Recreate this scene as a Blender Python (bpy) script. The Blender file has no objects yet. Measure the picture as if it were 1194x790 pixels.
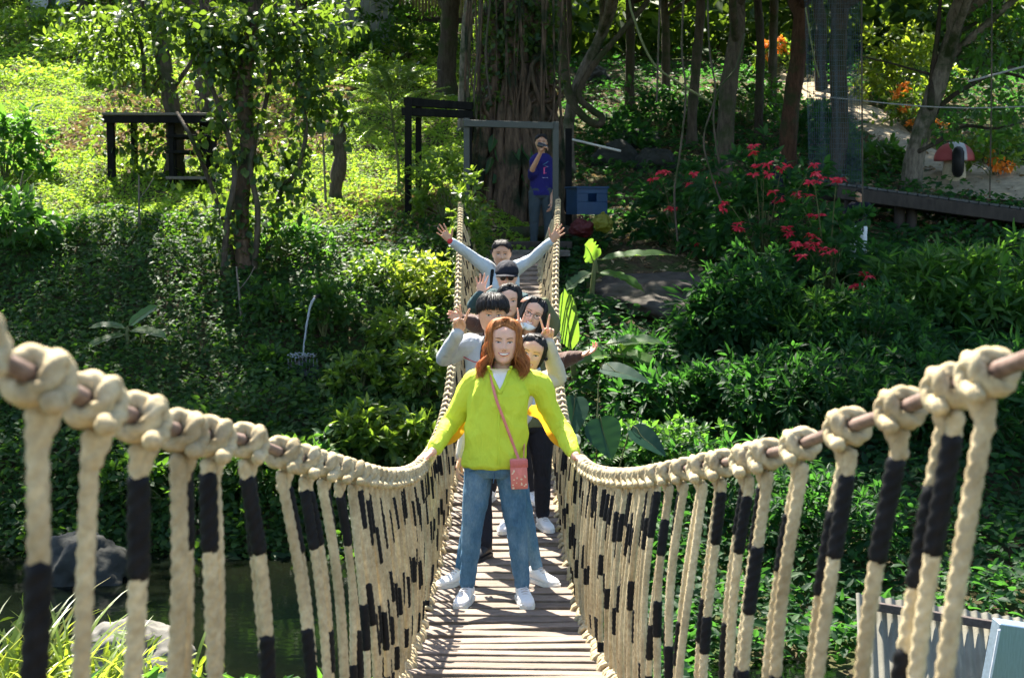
import bpy, math, random
import numpy as np
from mathutils import Vector, Matrix, noise as mnoise
from mathutils.bvhtree import BVHTree

random.seed(7)
rng = np.random.default_rng(11)
scene = bpy.context.scene
col = scene.collection
PI = math.pi
PITCH = math.radians(5.0)
FPX = 1658.0


# ------------------------------------------------------------------ basic linking
def link(name, me, mats=None, parent=None, loc=None):
    o = bpy.data.objects.new(name, me)
    col.objects.link(o)
    if mats is not None:
        if not isinstance(mats, (list, tuple)):
            mats = [mats]
        for m in mats:
            me.materials.append(m)
    if parent is not None:
        o.parent = parent
    if loc is not None:
        o.location = loc
    return o


def tag(o, label=None, cat=None, group=None, kind=None):
    if label:
        o['label'] = label
    if cat:
        o['category'] = cat
    if group:
        o['group'] = group
    if kind:
        o['kind'] = kind
    return o


def thing(name, label, cat, loc=(0, 0, 0), rz=0.0, group=None):
    o = bpy.data.objects.new(name, None)
    o.empty_display_size = 0.1
    col.objects.link(o)
    o.location = loc
    o.rotation_euler = (0, 0, rz)
    return tag(o, label, cat, group)


class MB:
    """collects several shapes into one mesh"""

    def __init__(self):
        self.V = []
        self.Q = []
        self.T = []
        self.QM = []
        self.TM = []
        self.n = 0

    def add(self, V, Q=None, T=None, m=0):
        V = np.asarray(V, float).reshape(-1, 3)
        if Q is not None and len(Q):
            Q = np.asarray(Q, np.int64).reshape(-1, 4)
            self.Q.append(Q + self.n)
            self.QM.append(np.full(len(Q), m))
        if T is not None and len(T):
            T = np.asarray(T, np.int64).reshape(-1, 3)
            self.T.append(T + self.n)
            self.TM.append(np.full(len(T), m))
        self.V.append(V)
        self.n += len(V)
        return self

    def merge(self, other):
        n0 = self.n
        for a in other.V:
            self.V.append(a)
        for a, m in zip(other.Q, other.QM):
            self.Q.append(a + n0)
            self.QM.append(m)
        for a, m in zip(other.T, other.TM):
            self.T.append(a + n0)
            self.TM.append(m)
        self.n += other.n

    def mesh(self, name, smooth=True):
        V = np.concatenate(self.V)
        Q = np.concatenate(self.Q) if self.Q else np.zeros((0, 4), np.int64)
        T = np.concatenate(self.T) if self.T else np.zeros((0, 3), np.int64)
        mi = np.concatenate([np.concatenate(self.QM) if self.QM else np.zeros(0, int),
                             np.concatenate(self.TM) if self.TM else np.zeros(0, int)])
        me = bpy.data.meshes.new(name)
        me.vertices.add(len(V))
        me.vertices.foreach_set('co', V.astype(np.float32).ravel())
        nl = len(Q) * 4 + len(T) * 3
        me.loops.add(nl)
        me.loops.foreach_set('vertex_index', np.concatenate([Q.ravel(), T.ravel()]).astype(np.int32))
        npoly = len(Q) + len(T)
        me.polygons.add(npoly)
        st = np.concatenate([np.arange(len(Q)) * 4, len(Q) * 4 + np.arange(len(T)) * 3]).astype(np.int32)
        me.polygons.foreach_set('loop_start', st)
        me.polygons.foreach_set('material_index', mi.astype(np.int32))
        me.polygons.foreach_set('use_smooth', np.full(npoly, smooth))
        me.update(calc_edges=True)
        me.validate()
        return me

    def build(self, name, mats, parent=None, loc=None, smooth=True):
        return link(name, self.mesh(name, smooth), mats, parent, loc)


def frames(P):
    """parallel transport frames along a polyline"""
    P = np.asarray(P, float)
    T = np.gradient(P, axis=0)
    T /= np.linalg.norm(T, axis=1)[:, None] + 1e-12
    up = np.array([0, 0, 1.0])
    if abs(T[0] @ up) > 0.9:
        up = np.array([0, 1.0, 0])
    A = np.zeros_like(P)
    a = np.cross(T[0], up)
    a /= np.linalg.norm(a)
    A[0] = a
    for i in range(1, len(P)):
        a = A[i - 1] - T[i] * (A[i - 1] @ T[i])
        A[i] = a / (np.linalg.norm(a) + 1e-12)
    B = np.cross(T, A)
    return T, A, B


def tube(mb, P, r, n=8, m=0, cap=True, ry=None, lobes=0, pitch=0.1, lobe_amp=0.16, ph=0.0):
    """tapered tube along P; r scalar or array; closed round ends"""
    P = np.asarray(P, float)
    k = len(P)
    r = np.broadcast_to(np.asarray(r, float), (k,)).copy()
    ry = r if ry is None else np.broadcast_to(np.asarray(ry, float), (k,)).copy()
    T, A, B = frames(P)
    if cap:
        e = []
        P0, P1 = P[0], P[-1]
        pre = [(P0 - T[0] * r[0] * 0.9, 0.08), (P0 - T[0] * r[0] * 0.62, 0.72)]
        post = [(P1 + T[-1] * r[-1] * 0.62, 0.72), (P1 + T[-1] * r[-1] * 0.9, 0.08)]
        P = np.vstack([[p for p, _ in pre], P, [p for p, _ in post]])
        A = np.vstack([A[:1], A[:1], A, A[-1:], A[-1:]])
        B = np.vstack([B[:1], B[:1], B, B[-1:], B[-1:]])
        r = np.concatenate([[r[0] * pre[0][1], r[0] * pre[1][1]], r, [r[-1] * .72, r[-1] * .08]])
        ry = np.concatenate([[ry[0] * pre[0][1], ry[0] * pre[1][1]], ry, [ry[-1] * .72, ry[-1] * .08]])
        k = len(P)
    th = np.arange(n) * 2 * PI / n
    if lobes:
        s = np.concatenate([[0], np.cumsum(np.linalg.norm(np.diff(P, axis=0), axis=1))])
        tw = s / pitch * 2 * PI + ph
        f = 1 - lobe_amp + 2 * lobe_amp * np.abs(np.cos(lobes / 2 * (th[None, :] - tw[:, None])))
    else:
        f = np.ones((k, n))
    V = P[:, None, :] + (r[:, None] * f * np.cos(th)[None])[..., None] * A[:, None, :] \
        + (ry[:, None] * f * np.sin(th)[None])[..., None] * B[:, None, :]
    i = np.arange(k - 1)[:, None] * n
    j = np.arange(n)[None]
    j2 = (j + 1) % n
    Q = np.stack([i + j, i + j2, i + n + j2, i + n + j], -1).reshape(-1, 4)
    T3 = []
    if cap:
        V = np.vstack([V.reshape(-1, 3), P[:1], P[-1:]])
        c0, c1 = k * n, k * n + 1
        jj = np.arange(n)
        T3 = np.vstack([np.stack([np.full(n, c0), (jj + 1) % n, jj], -1),
                        np.stack([np.full(n, c1), (k - 1) * n + jj, (k - 1) * n + (jj + 1) % n], -1)])
    mb.add(V.reshape(-1, 3), Q, T3, m)


def stack(mb, rings, n=20, m=0, power=2.0):
    """closed solid through horizontal rings (cx, cy, z, rx, ry)"""
    th = np.arange(n) * 2 * PI / n
    c, s = np.cos(th), np.sin(th)
    cs = np.sign(c) * np.abs(c) ** (2 / power)
    sn = np.sign(s) * np.abs(s) ** (2 / power)
    V = []
    for (cx, cy, z, rx, ry) in rings:
        V.append(np.stack([cx + rx * cs, cy + ry * sn, np.full(n, z)], -1))
    V = np.concatenate(V)
    k = len(rings)
    i = np.arange(k - 1)[:, None] * n
    j = np.arange(n)[None]
    j2 = (j + 1) % n
    Q = np.stack([i + j, i + j2, i + n + j2, i + n + j], -1).reshape(-1, 4)
    r0, r1 = rings[0], rings[-1]
    V = np.vstack([V, [r0[:3]], [r1[:3]]])
    jj = np.arange(n)
    T3 = np.vstack([np.stack([np.full(n, k * n), (jj + 1) % n, jj], -1),
                    np.stack([np.full(n, k * n + 1), (k - 1) * n + jj, (k - 1) * n + (jj + 1) % n], -1)])
    mb.add(V, Q, T3, m)


def ellipsoid(mb, c, r, R=None, nu=14, nv=10, m=0, zlo=-1.0):
    th = np.arange(nu) * 2 * PI / nu
    ph = np.linspace(math.asin(max(-1, zlo)) + (1e-3 if zlo <= -1 else 0), PI / 2 - 1e-3, nv)
    V = np.stack([np.cos(ph)[:, None] * np.cos(th)[None], np.cos(ph)[:, None] * np.sin(th)[None],
                  np.repeat(np.sin(ph)[:, None], nu, 1)], -1).reshape(-1, 3) * np.asarray(r)
    if R is not None:
        V = V @ np.asarray(R).T
    V = V + np.asarray(c)
    i = np.arange(nv - 1)[:, None] * nu
    j = np.arange(nu)[None]
    j2 = (j + 1) % nu
    Q = np.stack([i + j, i + j2, i + nu + j2, i + nu + j], -1).reshape(-1, 4)
    mid = V.reshape(nv, nu, 3)
    V = np.vstack([V, [mid[0].mean(0)], [mid[-1].mean(0)]])
    jj = np.arange(nu)
    T3 = np.vstack([np.stack([np.full(nu, nv * nu), (jj + 1) % nu, jj], -1),
                    np.stack([np.full(nu, nv * nu + 1), (nv - 1) * nu + jj, (nv - 1) * nu + (jj + 1) % nu], -1)])
    mb.add(V, Q, T3, m)


def box(mb, c, s, R=None, m=0, bev=0.0):
    """box with chamfered long edges (bev>0 gives a slightly worn edge)"""
    x, y, z = np.asarray(s, float) / 2
    if bev <= 0:
        V = np.array([[a, b, d] for a in (-x, x) for b in (-y, y) for d in (-z, z)])
        Q = [[0, 1, 3, 2], [4, 6, 7, 5], [0, 4, 5, 1], [2, 3, 7, 6], [0, 2, 6, 4], [1, 5, 7, 3]]
        T3 = None
    else:
        b = min(bev, x * .9, y * .9, z * .9)
        V, idx = [], {}
        for sx in (-1, 1):
            for sy in (-1, 1):
                for sz in (-1, 1):
                    for ax in range(3):
                        p = [sx * x, sy * y, sz * z]
                        for q in range(3):
                            if q != ax:
                                p[q] -= (sx, sy, sz)[q] * b
                        idx[(sx, sy, sz, ax)] = len(V)
                        V.append(p)
        Q, T3 = [], []
        S = (-1, 1)
        for ax in range(3):
            o1, o2 = [(1, 2), (2, 0), (0, 1)][ax]
            for s0 in S:
                def K(a, c_):
                    k = [0, 0, 0]
                    k[ax], k[o1], k[o2] = s0, a, c_
                    return idx[(k[0], k[1], k[2], ax)]
                q = [K(-1, -1), K(1, -1), K(1, 1), K(-1, 1)]
                Q.append(q if s0 > 0 else q[::-1])
            for s1 in S:
                for s2 in S:
                    def K2(a, f):
                        k = [0, 0, 0]
                        k[ax], k[o1], k[o2] = a, s1, s2
                        return idx[(k[0], k[1], k[2], f)]
                    q = [K2(-1, o1), K2(1, o1), K2(1, o2), K2(-1, o2)]
                    Q.append(q if s1 * s2 < 0 else q[::-1])
        for sx in S:
            for sy in S:
                for sz in S:
                    t = [idx[(sx, sy, sz, 0)], idx[(sx, sy, sz, 1)], idx[(sx, sy, sz, 2)]]
                    T3.append(t if sx * sy * sz > 0 else t[::-1])
        V = np.array(V)
    if R is not None:
        V = V @ np.asarray(R).T
    mb.add(V + np.asarray(c), Q, T3, m)


def rot(ax=0, ay=0, az=0):
    return np.array(Matrix.Rotation(az, 3, 'Z') @ Matrix.Rotation(ay, 3, 'Y') @ Matrix.Rotation(ax, 3, 'X'))


def beam(mb, p, q, w, h, m=0, bev=0.004):
    p, q = Vector(p), Vector(q)
    d = q - p
    M = d.to_track_quat('Y', 'Z').to_matrix()
    box(mb, (p + q) / 2, (w, d.length, h), np.array(M), m, bev)


def spline(K, n):
    """Catmull-Rom through rows of K, n samples"""
    K = np.asarray(K, float)
    k = len(K)
    Kp = np.vstack([2 * K[0] - K[1], K, 2 * K[-1] - K[-2]])
    u = np.linspace(0, k - 1 - 1e-9, n)
    i = u.astype(int)
    t = (u - i)[:, None]
    a, b, c, d = Kp[i], Kp[i + 1], Kp[i + 2], Kp[i + 3]
    return 0.5 * (2 * b + (c - a) * t + (2 * a - 5 * b + 4 * c - d) * t ** 2 + (3 * b - a - 3 * c + d) * t ** 3)


def interp(tab):
    """smooth 1-D interpolation of a table [(x, y), ...] (monotone cubic)"""
    X = np.array([a for a, _ in tab], float)
    Y = np.array([b for _, b in tab], float)
    s = np.diff(Y) / np.diff(X)
    m = np.zeros(len(X))
    m[1:-1] = (s[:-1] * np.diff(X)[1:] + s[1:] * np.diff(X)[:-1]) / (np.diff(X)[1:] + np.diff(X)[:-1])
    m[0], m[-1] = s[0], s[-1]

    def f(x):
        x = np.asarray(x, float)
        i = np.clip(np.searchsorted(X, x) - 1, 0, len(X) - 2)
        h = X[i + 1] - X[i]
        t = (x - X[i]) / h
        lo, hi = x < X[0], x > X[-1]
        y = (2 * t ** 3 - 3 * t ** 2 + 1) * Y[i] + (t ** 3 - 2 * t ** 2 + t) * h * m[i] \
            + (-2 * t ** 3 + 3 * t ** 2) * Y[i + 1] + (t ** 3 - t ** 2) * h * m[i + 1]
        y = np.where(lo, Y[0] + (x - X[0]) * m[0], y)
        y = np.where(hi, Y[-1] + (x - X[-1]) * m[-1], y)
        return y
    return f


def ray(u, v):
    a = (u - 597.0) / FPX
    b = (395.0 - v) / FPX
    c, s = math.cos(PITCH), math.sin(PITCH)
    return np.array([a, c + b * s, b * c - s])


def P(u, v, Y):
    """world point seen at photo pixel (u, v) at ground distance Y"""
    d = ray(u, v)
    return d * (Y / d[1])


# ------------------------------------------------------------------ materials
def newmat(name):
    m = bpy.data.materials.new(name)
    m.use_nodes = True
    nt = m.node_tree
    bs = nt.nodes['Principled BSDF']
    return m, nt, bs


def N(nt, t, **kw):
    n = nt.nodes.new(t)
    for k, v in kw.items():
        setattr(n, k, v)
    return n


def ramp(nt, fac, stops, interp_mode='LINEAR'):
    r = N(nt, 'ShaderNodeValToRGB')
    r.color_ramp.interpolation = interp_mode
    el = r.color_ramp.elements
    while len(el) < len(stops):
        el.new(0.5)
    for e, (p, c) in zip(el, stops):
        e.position = p
        e.color = (c[0], c[1], c[2], 1)
    nt.links.new(fac, r.inputs['Fac'])
    return r.outputs['Color']


def tex_noise(nt, scale, detail=4, rough=0.6, coord='Object', vec=None, stretch=None):
    if vec is None:
        tc = N(nt, 'ShaderNodeTexCoord')
        vec = tc.outputs[coord]
    if stretch is not None:
        mp = N(nt, 'ShaderNodeMapping')
        mp.inputs['Scale'].default_value = stretch
        nt.links.new(vec, mp.inputs['Vector'])
        vec = mp.outputs['Vector']
    n = N(nt, 'ShaderNodeTexNoise')
    n.inputs['Scale'].default_value = scale
    n.inputs['Detail'].default_value = detail
    n.inputs['Roughness'].default_value = rough
    nt.links.new(vec, n.inputs['Vector'])
    return n.outputs['Fac']


def bump(nt, bs, h, strength=0.3, dist=0.01):
    b = N(nt, 'ShaderNodeBump')
    b.inputs['Strength'].default_value = strength
    b.inputs['Distance'].default_value = dist
    nt.links.new(h, b.inputs['Height'])
    nt.links.new(b.outputs['Normal'], bs.inputs['Normal'])


def simple(name, c, rough=0.6, spec=0.4, metal=0.0, var=0.15, scale=30, bmp=0.0, bscale=80, stretch=None):
    m, nt, bs = newmat(name)
    f = tex_noise(nt, scale, 5, 0.65, stretch=stretch)
    lo = [x * (1 - var) for x in c]
    hi = [min(1, x * (1 + var)) for x in c]
    nt.links.new(ramp(nt, f, [(0.3, lo), (0.7, hi)]), bs.inputs['Base Color'])
    bs.inputs['Roughness'].default_value = rough
    bs.inputs['Specular IOR Level'].default_value = spec
    bs.inputs['Metallic'].default_value = metal
    if bmp:
        bump(nt, bs, tex_noise(nt, bscale, 4, 0.6, stretch=stretch), bmp, 0.01)
    return m


def leafmat(name, stops, trans=0.4, tcol=(0.25, 0.42, 0.03), rough=0.42, spec=0.5):
    """leaf: each leaf its own tint, gloss on top, light shining through"""
    m, nt, bs = newmat(name)
    g = N(nt, 'ShaderNodeNewGeometry')
    c = ramp(nt, g.outputs['Random Per Island'], stops)
    nt.links.new(c, bs.inputs['Base Color'])
    bs.inputs['Roughness'].default_value = rough
    bs.inputs['Specular IOR Level'].default_value = spec
    t = N(nt, 'ShaderNodeBsdfTranslucent')
    mx = N(nt, 'ShaderNodeMix', data_type='RGBA')
    mx.inputs[0].default_value = 0.35
    mx.inputs[6].default_value = (*tcol, 1)
    nt.links.new(c, mx.inputs[7])
    nt.links.new(mx.outputs[2], t.inputs['Color'])
    ms = N(nt, 'ShaderNodeMixShader')
    ms.inputs[0].default_value = trans
    nt.links.new(bs.outputs[0], ms.inputs[1])
    nt.links.new(t.outputs[0], ms.inputs[2])
    nt.links.new(ms.outputs[0], nt.nodes['Material Output'].inputs['Surface'])
    return m


def barkmat(name, c1, c2, moss=None, scale=6):
    m, nt, bs = newmat(name)
    f = tex_noise(nt, scale, 8, 0.7, stretch=(3, 3, 0.7))
    cc = ramp(nt, f, [(0.3, c1), (0.5, [(a + b) / 2 for a, b in zip(c1, c2)]), (0.72, c2)])
    if moss:
        f2 = tex_noise(nt, 2.2, 5, 0.6)
        mx = N(nt, 'ShaderNodeMix', data_type='RGBA')
        r = ramp(nt, f2, [(0.48, (0, 0, 0)), (0.62, (1, 1, 1))])
        nt.links.new(r, mx.inputs[0])
        nt.links.new(cc, mx.inputs[6])
        mx.inputs[7].default_value = (*moss, 1)
        cc = mx.outputs[2]
    nt.links.new(cc, bs.inputs['Base Color'])
    bs.inputs['Roughness'].default_value = 0.85
    bs.inputs['Specular IOR Level'].default_value = 0.2
    bump(nt, bs, f, 0.8, 0.04)
    return m


# ------------------------------------------------------------------ leaves
def nrm(a):
    return a / (np.linalg.norm(a, axis=-1, keepdims=True) + 1e-9)


def leaves(mb, Pp, D, Nn, L, W, hi=False, fold=0.22, droop=0.15, m=0):
    k = len(Pp)
    if k == 0:
        return
    D = nrm(D)
    Nn = nrm(Nn - D * np.sum(Nn * D, 1, keepdims=True))
    S = np.cross(D, Nn)
    L = np.broadcast_to(np.asarray(L, float), (k,))[:, None]
    W = np.broadcast_to(np.asarray(W, float), (k,))[:, None]
    if not hi:
        tip = Pp + D * L - Nn * droop * L
        mid = Pp + D * L * 0.42 + Nn * fold * W * 0.5
        V = np.stack([Pp, mid - S * W * .5, tip, mid + S * W * .5], 1).reshape(-1, 3)
        b = np.arange(k)[:, None] * 4
        mb.add(V, None, np.concatenate([b + [0, 3, 2], b + [0, 2, 1]], 0), m)
    else:
        m1 = Pp + D * L * 0.3 - Nn * droop * L * .06
        m2 = Pp + D * L * 0.66 - Nn * droop * L * .4
        tip = Pp + D * L - Nn * droop * L
        u = Nn * fold * W * .5
        V = np.stack([Pp, m1 - S * W * .46 + u, m2 - S * W * .4 + u * .8, tip, m2 + S * W * .4 + u * .8,
                      m1 + S * W * .46 + u, m1, m2], 1).reshape(-1, 3)
        b = np.arange(k)[:, None] * 8
        T3 = np.concatenate([b + [0, 6, 1], b + [0, 5, 6], b + [7, 3, 2], b + [7, 4, 3]], 0)
        Q = np.concatenate([b + [6, 7, 2, 1], b + [6, 5, 4, 7]], 0)
        mb.add(V, Q, T3, m)


def rdir(k):
    return nrm(rng.normal(size=(k, 3)))


def clumps(mb, C, k, spread, L, W, hi=False, droop=0.3, up=0.25, rad=None, radw=0.5, m=0, lv=0.3):
    """k leaves radiating from every centre in C"""
    C = np.repeat(np.asarray(C, float), k, 0)
    n = len(C)
    d = rdir(n)
    if rad is not None:
        d = d + radw * np.repeat(rad, k, 0)
    d[:, 2] += up
    d = nrm(d)
    p = C + d * spread * rng.uniform(0.1, 1, (n, 1))
    nn = rng.normal(size=(n, 3)) * .55 + np.array([0, -0.1, 1.0])
    s = rng.uniform(1 - lv, 1 + lv, n)
    leaves(mb, p, d + np.array([0, 0, -droop]), nn, L * s, W * s, hi, m=m)


def wob(P_, amp, seed=0.0, fr=0.6):
    Q = np.array(P_, float)
    for i, p in enumerate(Q):
        Q[i] += amp * np.array([mnoise.noise(Vector((p[2] * fr + seed, seed * 1.7, q * 9.1 + p[1] * .1))) for q in range(3)])
    return Q

SUN, SKY, EXPO = 5.0, 0.083, 2.38
# ------------------------------------------------------------------ terrain
_hl = interp([(-60, -1.6), (0, -1.75), (3, -2.05), (5, -2.2), (6.6, -2.42), (8, -3.0), (9.4, -3.78), (11, -4.3), (15, -4.3), (15.7, -3.7),
              (17.2, -2.55), (19.2, -1.25), (21, -.28), (23, .25), (26, .95), (32, 2.6), (45, 6.6), (60, 11.5), (90, 21), (160, 40)])
_hr = interp([(-60, -1.6), (0, -1.75), (3, -2.4), (6, -3.2), (9, -3.62), (11, -3.75), (13.3, -3.35), (16, -2.35), (18, -1.6), (20, -.95),
              (23, -.25), (28, .72), (35, 2.3), (45, 5.0), (60, 9.5), (90, 20), (160, 40)])


def H(x, y):
    x = np.asarray(x, float)
    y = np.asarray(y, float)
    t = np.clip((x + 1.2) / 2.4, 0, 1)
    t = t * t * (3 - 2 * t)
    h = _hl(y) * (1 - t) + _hr(y) * t
    a = np.clip((y - 3) / 6, 0, 1)
    h = h + a * (0.10 * np.sin(x * 1.3 + y * .7) * np.cos(y * 1.1 - x * .5) + 0.05 * np.sin(x * 3.1 + 1.3) * np.sin(y * 2.7 + .4)
                 + 0.03 * np.sin(x * 6.3 + y * 5.1))
    far = np.clip((np.abs(x) - 12) / 20, 0, 1) * np.clip((y - 10) / 10, 0, 1)
    h = h + far * 1.5 * np.sin(x * .2 + 1)
    return h


def hit(u, v, y0=3.0, y1=120.0):
    d = ray(u, v)
    d = d / d[1]
    ys = np.arange(y0, y1, 0.04)
    zz = d[2] * ys
    hh = H(d[0] * ys, ys)
    i = np.argmax(zz < hh)
    y = ys[i]
    return np.array([d[0] * y, y, float(H(d[0] * y, y))])


def ground_normal(x, y):
    e = .05
    n = np.stack([-(H(x + e, y) - H(x - e, y)) / (2 * e), -(H(x, y + e) - H(x, y - e)) / (2 * e), np.ones_like(x)], -1)
    return nrm(n)


xs = np.concatenate([np.linspace(-110, -16, 32)[:-1], np.linspace(-16, 16, 140), np.linspace(16, 110, 32)[1:]])
ys = np.concatenate([np.linspace(-50, 2, 24)[:-1], np.linspace(2, 48, 200), np.linspace(48, 160, 40)[1:]])
gx, gy = np.meshgrid(xs, ys)
gz = H(gx, gy)
nx, ny = len(xs), len(ys)
i = np.arange(ny - 1)[:, None] * nx
j = np.arange(nx - 1)[None]
mb = MB()
mb.add(np.stack([gx, gy, gz], -1).reshape(-1, 3), np.stack([i + j, i + j + 1, i + nx + j + 1, i + nx + j], -1).reshape(-1, 4))
m, nt, bs = newmat('soil_and_moss')
f = tex_noise(nt, 1.3, 8, 0.7)
f2 = tex_noise(nt, 14, 6, 0.7)
c1 = ramp(nt, f2, [(0.3, (.028, .02, .012)), (0.55, (.075, .052, .03)), (0.75, (.13, .095, .055))])
c2 = ramp(nt, f2, [(0.3, (.02, .035, .01)), (0.7, (.06, .09, .02))])
mx = N(nt, 'ShaderNodeMix', data_type='RGBA')
nt.links.new(ramp(nt, f, [(0.42, (0, 0, 0)), (0.58, (1, 1, 1))]), mx.inputs[0])
nt.links.new(c1, mx.inputs[6])
nt.links.new(c2, mx.inputs[7])
nt.links.new(mx.outputs[2], bs.inputs['Base Color'])
bs.inputs['Roughness'].default_value = .95
bs.inputs['Specular IOR Level'].default_value = .15
bump(nt, bs, f2, .9, .05)
tag(mb.build('ground', m), kind='structure')

# water of the stream
mb = MB()
wx = np.linspace(-40, 3.2, 60)
wy = np.linspace(9.3, 16.2, 24)
a, b = np.meshgrid(wx, wy)
i = np.arange(23)[:, None] * 60
j = np.arange(59)[None]
mb.add(np.stack([a, b, np.full_like(a, -3.74)], -1).reshape(-1, 3), np.stack([i + j, i + j + 1, i + 61 + j, i + 60 + j], -1).reshape(-1, 4))
m, nt, bs = newmat('stream_water')
f = tex_noise(nt, .5, 4, .5)
nt.links.new(ramp(nt, f, [(.4, (.0012, .0026, .002)), (.8, (.005, .006, .003))]), bs.inputs['Base Color'])
bs.inputs['Roughness'].default_value = .06
bs.inputs['Specular IOR Level'].default_value = .2
bs.inputs['IOR'].default_value = 1.33
bump(nt, bs, tex_noise(nt, 3.0, 3, .5, stretch=(1, 2.2, 1)), .12, .03)
tag(mb.build('water', m), kind='structure')

# dirt path climbing through the upper right
pth = np.array([hit(u, v) for u, v in [(915, 88), (950, 108), (985, 124), (1020, 143), (1055, 168), (1095, 192), (1140, 208), (1200, 220), (1280, 230)]])
c = spline(pth, 60)
tg = np.gradient(c, axis=0)
sd = nrm(np.stack([tg[:, 1], -tg[:, 0], np.zeros(60)], -1))
wd = np.interp(np.linspace(0, 1, 60), [0, .5, .75, 1], [.55, .65, 1.5, 1.8])
cols = []
for t in np.linspace(-1, 1, 9):
    q = c + sd * (wd * t)[:, None]
    q[:, 0] += .12 * np.sin(np.arange(60) * .9 + t * 3) * abs(t)
    q[:, 2] = H(q[:, 0], q[:, 1]) + .05 - .045 * t * t
    cols.append(q)
V = np.stack(cols, 1).reshape(-1, 3)
i = np.arange(59)[:, None] * 9
j = np.arange(8)[None]
mb = MB()
mb.add(V, np.stack([i + j, i + j + 1, i + 9 + j + 1, i + 9 + j], -1).reshape(-1, 4))
pm = simple('path_dirt', (.31, .255, .175), .95, .1, var=.3, scale=6, bmp=.6, bscale=25)
tag(mb.build('path', pm), kind='structure')
# ------------------------------------------------------------------ the rope bridge
deck = interp([(-.6, -.42), (.6, -.74), (1.4, -.95), (3, -1.31), (4.2, -1.58), (5.52, -1.837), (7.0, -2.09), (7.91, -2.185), (9.5, -2.25),
               (11, -2.23), (12.5, -2.13), (13.88, -1.97), (16, -1.60), (18, -1.13), (20.2, -.60)])
xc = interp([(-1, .06), (1.5, .05), (4, .01), (8, -.055), (12, -.06), (20.5, -.035)])
railW = interp([(-1, .52), (1.5, .50), (4, .485), (8, .45), (11, .46), (12.5, .475), (14.2, .50), (17, .585), (20.3, .70)])
railZ = interp([(-.6, .40), (.6, .09), (1.0, -.06), (1.33, -.152), (1.5, -.196), (1.69, -.242), (1.93, -.296), (2.4, -.383), (2.85, -.482),
                (4.0, -.72), (5.5, -1.02), (7.75, -1.365), (9.5, -1.50), (11, -1.49), (12.5, -1.31), (14.2, -.97), (17, -.36), (19.5, .08), (20.3, .24)])
bankX = .42

rope_m, nt, bs = newmat('cream_rope')
f = tex_noise(nt, 60, 6, .7)
f2 = tex_noise(nt, 5, 4, .6)
mx = N(nt, 'ShaderNodeMix', data_type='RGBA', blend_type='MULTIPLY')
mx.inputs[0].default_value = .8
nt.links.new(ramp(nt, f, [(.3, (.34, .265, .145)), (.7, (.60, .50, .305))]), mx.inputs[6])
nt.links.new(ramp(nt, f2, [(.3, (.52, .47, .40)), (.62, (1, 1, 1))]), mx.inputs[7])
nt.links.new(mx.outputs[2], bs.inputs['Base Color'])
bs.inputs['Roughness'].default_value = .85
bs.inputs['Specular IOR Level'].default_value = .25
bump(nt, bs, tex_noise(nt, 260, 3, .6), .5, .003)
tape_m, nt, bs = newmat('black_tape')
nt.links.new(ramp(nt, tex_noise(nt, 40, 4, .6), [(.3, (.003, .003, .0035)), (.75, (.010, .010, .011))]), bs.inputs['Base Color'])
bs.inputs['Roughness'].default_value = .6
bs.inputs['Specular IOR Level'].default_value = .14
bump(nt, bs, tex_noise(nt, 120, 3, .6), .3, .003)
cable_m, nt, bs = newmat('rusty_steel_cable')
nt.links.new(ramp(nt, tex_noise(nt, 50, 5, .7), [(.3, (.10, .06, .045)), (.6, (.22, .15, .12)), (.8, (.30, .25, .22))]), bs.inputs['Base Color'])
bs.inputs['Roughness'].default_value = .6
bs.inputs['Metallic'].default_value = .35
plank_m, nt, bs = newmat('weathered_planks')
oi = N(nt, 'ShaderNodeObjectInfo')
f = tex_noise(nt, 9, 7, .7, stretch=(1.2, 14, 8))
f2 = tex_noise(nt, 3, 4, .6)
mx = N(nt, 'ShaderNodeMix', data_type='RGBA', blend_type='MULTIPLY')
mx.inputs[0].default_value = 1
nt.links.new(ramp(nt, f, [(.28, (.07, .048, .034)), (.5, (.21, .168, .138)), (.75, (.35, .29, .245))]), mx.inputs[6])
mx2 = N(nt, 'ShaderNodeMix', data_type='RGBA', blend_type='MULTIPLY')
mx2.inputs[0].default_value = 1
nt.links.new(ramp(nt, oi.outputs['Random'], [(0, (.72, .70, .68)), (1, (1, .98, .95))]), mx.inputs[7])
nt.links.new(mx.outputs[2], mx2.inputs[6])
nt.links.new(ramp(nt, f2, [(.3, (.7, .68, .64)), (.6, (1, 1, 1))]), mx2.inputs[7])
nt.links.new(mx2.outputs[2], bs.inputs['Base Color'])
bs.inputs['Roughness'].default_value = .8
bs.inputs['Specular IOR Level'].default_value = .3
bump(nt, bs, f, .5, .006)
dark_wood = simple('dark_wet_wood', (.035, .028, .022), .8, .3, var=.4, scale=12, bmp=.5, bscale=30, stretch=(1, 1, .3))

bridge = thing('rope_bridge', 'long sagging rope bridge of cream ropes with black taped bands and a slatted plank deck', 'bridge',
               (float(xc(8)), 8, float(deck(8))))
BO = np.array(bridge.location)


def near_lift(s, y):
    t = np.clip((2.7 - np.asarray(y, float)) / 1.1, 0, 1)
    return (.045 if s > 0 else 0.0) * t * t * (3 - 2 * t)


def rail_pt(s, y):
    return np.array([float(xc(y)) + s * float(railW(y)), y, float(railZ(y)) + float(near_lift(s, y))])


def bmesh_build(mb, name, mat, parent, org):
    for k in range(len(mb.V)):
        mb.V[k] = mb.V[k] - org
    o = mb.build(name, mat, parent)
    return o


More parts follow.
